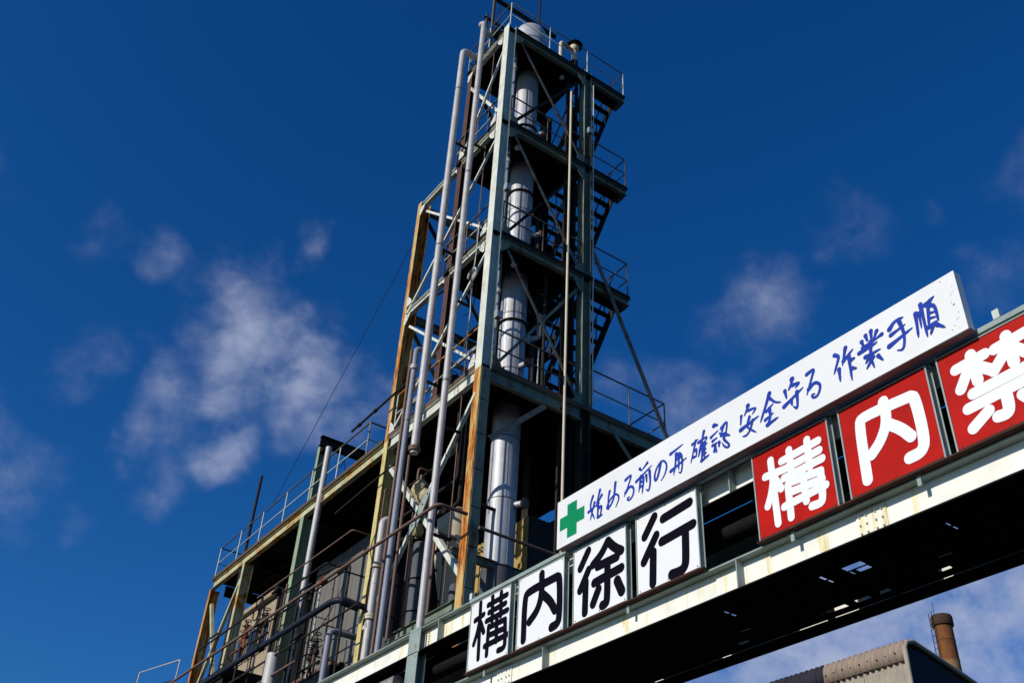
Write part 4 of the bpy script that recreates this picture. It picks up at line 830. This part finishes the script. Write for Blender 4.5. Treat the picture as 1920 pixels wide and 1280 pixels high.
# ------------------------------------------------------------------ square sign panels
ZB, ZT = 6.045, 6.975
def panel(y1, y0, key, red, label, group):
    t = thing('square_sign', label, 'sign', (7.0, (y0+y1)/2, ZB), group)
    MB().box((7.0, y0+.016, ZB+.012), (7.016, y1-.016, ZT-.012)).build('board', 'red' if red else 'white', t)
    for a, b in (((6.992, y1-.015, ZB), (7.052, y1, ZT)), ((6.992, y0, ZB), (7.052, y0+.015, ZT))): MB().box(a, b).build('frame_side', 'frame', t)
    MB().box((6.992, y0+.0152, ZB), (7.05, y1-.0152, ZB+.0115)).build('frame_bottom', 'ledge', t)
    MB().box((6.992, y0+.0152, ZT-.0115), (7.05, y1-.0152, ZT)).build('frame_top', 'frame', t)
    for y in (y0+.05, (y0+y1)/2, y1-.05):
        for z in (ZB+.035, ZT-.035): MB().tube([(6.994, y, z), (7.002, y, z)], .007, 8).build('rivet', 'rusty', t)
    # back channels that hold the board to the girders
    for y in (y0+.007, y1-.007): MB().box((7.0525, y-.02, ZB-.02), (7.0595, y+.02, ZT+.03)).build('hanger', 'girderteal', t)
    character(t, key, {'kou_b': 11.25, 'nai_b': 10.15, 'jo_b': 9.02, 'kou2_b': 7.89, 'kou_r': 6.11, 'nai_r': 5.01, 'kin_r': 3.93}[key], 6.05, 7.0, 'ltrwhite' if red else 'ltrblack')
panel(11.25, 10.31, 'kou_b', False, 'white square sign with black 構, leftmost on the girder', 'white sign panels')
panel(10.15, 9.19, 'nai_b', False, 'white square sign with black 内, second from left', 'white sign panels')
panel(9.02, 8.05, 'jo_b', False, 'white square sign with black 徐, third from left', 'white sign panels')
panel(7.89, 6.91, 'kou2_b', False, 'white square sign with black 行, right end of the white row', 'white sign panels')
panel(6.11, 5.14, 'kou_r', True, 'red square sign with white 構, left of the red row', 'red sign panels')
panel(5.01, 4.03, 'nai_r', True, 'red square sign with white 内, middle of the red row', 'red sign panels')
panel(3.93, 2.95, 'kin_r', True, 'red square sign with white 禁, cut by the right edge', 'red sign panels')

# ------------------------------------------------------------------ the long board above them
BN = thing('banner_board', 'long white board with green cross and blue brush lettering above the square signs', 'sign', (7.0, 6.4, 7.107))
BX = 6.87; BS = BX/7.0                # the board hangs a little in front of the square signs
def bzz(z): return 1.6+(z-1.6)*BS
by0, by1, bz0, bz1 = 3.565*BS, 9.365*BS, bzz(7.107), bzz(7.757)
edges = [by1, 7.8, 6.4, 4.95, by0]
MB().box((BX, by0, bz0+.002), (BX+.012, by1, bz1)).build('face_board', 'banner', BN)
for a, b in zip(edges, edges[1:]): MB().box((BX+.0125, b+.003, bz0), (BX+.095, a-.003, bz0+.02)).build('bottom_tray', 'bannerside', BN)
MB().box((BX+.0125, by0, bz0+.021), (BX+.095, by0+.012, bz1-.001)).build('end_board', 'banner', BN)
MB().box((BX+.0125, by1-.012, bz0+.021), (BX+.095, by1, bz1-.001)).build('end_board', 'banner', BN)
MB().box((BX+.0125, by0+.013, bz1-.02), (BX+.095, by1-.013, bz1-.001)).build('top_tray', 'banner', BN)
for y in (8.9, 6.2, 4.15): MB().box((BX+.05, y-.006, bz1), (BX+.06, y+.006, bz1+.045)).build('lifting_pin', 'railpale', BN)
random.seed(11)
for k in range(15):
    z = bz0+.04+random.random()*.56; y = by0+.045+random.random()**2*.10
    MB().tube([(BX-.004, y, z), (BX+.001, y, z)], random.uniform(.0025, .0045), 6).build('screw', 'dark', BN)
cxp = [(.20, .54), (.39, .54), (.39, .40), (.54, .40), (.54, .226), (.39, .226), (.39, .082), (.20, .082), (.20, .226), (.05, .226), (.05, .40), (.20, .40)]
MB().add([(BX-.0015, (9.36-a)*BS, bzz(7.107+b)) for a, b in cxp], [tuple(range(12))]).build('green_cross', 'green', BN)
for k in range(1, 17): character(BN, str(k), 9.36*BS, bz0, BX, 'ltrblue', True, 1.75, BS)

# ------------------------------------------------------------------ fittings below the left end of the girder
t = thing('ribbed_lamp', 'ribbed grey lamp housing hanging under the girder left of its post', 'lamp', (7.3, 13.85, 6.55))
MB().tube([(7.3, 13.65, 6.58), (7.3, 14.1, 6.58)], .10, 16).build('body', 'galv', t)
for k in range(7): MB().tube([(7.3, 13.67+k*.066, 6.58), (7.3, 13.69+k*.066, 6.58)], .115, 16).build('rib', 'galv', t)
MB().tube([(7.3, 13.87, 6.66), (7.3, 13.87, 6.74)], .02, 8).build('hanger', 'dark', t)
t = thing('gate_valve', 'small rusty gate valve on a pale stem beside the girder post', 'valve', (7.3, 13.25, 6.1))
MB().tube([(7.3, 13.32, 5.6), (7.3, 13.32, 6.30)], .02, 10).build('stem', 'railpale', t)
MB().lathe((7.3, 13.32, 6.28), [(.03, 0), (.09, .03), (.10, .09), (.04, .15), (.035, .24)], 14).build('body', 'rusty', t)
MB().lathe((7.3, 13.32, 6.33), [(.10, 0), (.13, .004), (.13, .025), (.10, .03)], 14).build('hand_wheel', 'dark', t)

# ------------------------------------------------------------------ shed with ridge of corrugated sheets
SX, SY = 16.0, 10.88
SH = thing('corrugated_shed', 'shed with rounded ridge of beige corrugated sheets below the gantry', 'shed', (SX, SY, 0))
def ridge_sheet(y0, y1, m, lift=0.0):
    prof = [(0, 8.33), (0, 8.55)] + [(.24-.24*math.cos(R(a)), 8.55+.21*math.sin(R(a))) for a in (18, 36, 54, 68)] + [(.6, 8.70), (1.7, 8.45), (3.4, 8.06), (6.5, 7.34)]
    pitch, amp = .132, .022; k = int((y1-y0)/pitch*8); vs = []; mp = len(prof)
    for i in range(k+1):
        y = y0+(y1-y0)*i/k; s_ = amp*math.sin(2*math.pi*y/pitch)
        for j, (x, z) in enumerate(prof):
            a, b = prof[max(0, j-1)], prof[min(mp-1, j+1)]; tx, tz = b[0]-a[0], b[1]-a[1]; l_ = math.hypot(tx, tz)
            vs.append((SX+x-tz/l_*(s_+lift), y, z+tx/l_*(s_+lift)))
    fs = [(i*mp+j, i*mp+j+1, (i+1)*mp+j+1, (i+1)*mp+j) for i in range(k) for j in range(mp-1)]
    o = MB().add(vs, fs, True).build('ridge_sheet', m, SH)
    md = o.modifiers.new('thickness', 'SOLIDIFY'); md.thickness = .01; return o
for k, (a, b) in enumerate(((SY, SY+.64), (SY+.63, SY+1.26), (SY+1.25, SY+1.87))): ridge_sheet(a, b, 'shed', .004*(k % 2))
for k in range(4): ridge_sheet(SY+1.87+k*.95, SY+2.83+k*.95, 'shedshade', .004*(k % 2))  # far ridge sheets coloured dark for the shadow lying on them
for k in range(6):
    for j in range(3):
        zt = 8.36-j*.55 if j else 8.40
        corrugated((SX+.05+.006*(k % 2)+.012*j, SY+.02+k*.95+.96, zt-.60), (0, -.955, 0), (0, 0, .6), 0, .02, .132, (-1, 0, 0)).build('wall_sheet', 'shed2' if k < 3 else 'shedshade', SH)
# corner flashing and gable
MB().tube([(SX+.03, SY-.005, 6.5), (SX+.03, SY-.005, 8.56), (SX+.10, SY-.005, 8.68), (SX+.3, SY-.005, 8.74), (SX+1.7, SY-.005, 8.45), (SX+6.4, SY-.005, 7.37)], .045, 10).build('corner_flashing', 'shed2', SH)
gb = MB(); gv = [(SX+.09, SY+.03, 0), (SX+6.4, SY+.03, 0), (SX+6.4, SY+.03, 7.28), (SX+.6, SY+.03, 8.60), (SX+.25, SY+.03, 8.62), (SX+.09, SY+.03, 8.5)]
gb.add(gv+[(x, y+.1, z) for x, y, z in gv], [tuple(range(6)), tuple(reversed(range(6, 12)))]); gb.build('gable_wall', 'shedshade', SH)  # gable coloured dark as the side turned from the sun
MB().box((SX+.14, SY+.2, 0), (SX+6.3, SY+5.6, 6.9)).build('inner_wall', 'shedshade', SH)
for k in range(9):
    MB().tube([(SX-.03, SY+.2+k*.2, 8.50-.012*(k % 3)), (SX+.0, SY+.2+k*.2, 8.50-.012*(k % 3))], .012, 6).build('roofing_nail', 'dark', SH)

# ------------------------------------------------------------------ chimney
CX, CY, CZ = 44.72, 28.0, 21.95
CH = thing('chimney', 'round ochre chimney with sooty dark rim behind the shed', 'chimney', (CX, CY, 0))
def rad(z): return .43+(21.5-z)*.006
cuts = [0, 6, 10, 13, 15.2, 17, 18.4, 19.7, 20.7, 21.45]
for a, b in zip(cuts, cuts[1:]):
    sh = MB().lathe((CX, CY, 0), [(rad(a), a+.006), (rad(b), b-.006)], 40).build('shaft_section', 'soot' if a > 19 else 'chim', CH)
    MB().lathe((CX, CY, 0), [(rad(b)+.0, b-.03), (rad(b)+.014, b-.03), (rad(b)+.014, b), (rad(b), b)], 40).build('ring_joint', 'chim' if b < 20 else 'soot', sh)
MB().lathe((CX, CY, 0), [(.435, 21.40), (.50, 21.42), (.52, 21.46), (.52, 21.86), (.48, 21.95), (.36, 21.95), (.36, 21.3)], 40).build('rim', 'chimtop', CH)
MB().tube([(CX-.22, CY+.20, 21.9), (CX-.22, CY+.20, 22.7)], .016, 6).build('lightning_rod', 'dark', CH)
lad = MB()
a0 = R(150); ld = V((math.cos(a0), math.sin(a0), 0)); ls = V((-math.sin(a0), math.cos(a0), 0))
l0 = V((CX, CY, 0))
for s_ in (-.16, .16): lad.tube([l0+ld*(rad(8)+.05)+ls*s_+V((0, 0, 8)), l0+ld*(rad(21)+.11)+ls*s_+V((0, 0, 22.1))], .02, 6)
lo = lad.build('ladder', 'dark', CH); pr = None
for k in range(44):
    z = 8.2+k*.31; p = l0+ld*(rad(z)+.05+(z-8)*.0045)+V((0, 0, z))
    if pr is None: pr = MB().tube([p-ls*.16, p+ls*.16], .014, 6).build('rung', 'dark', lo, p)
    else: copy_at(pr, p, lo)
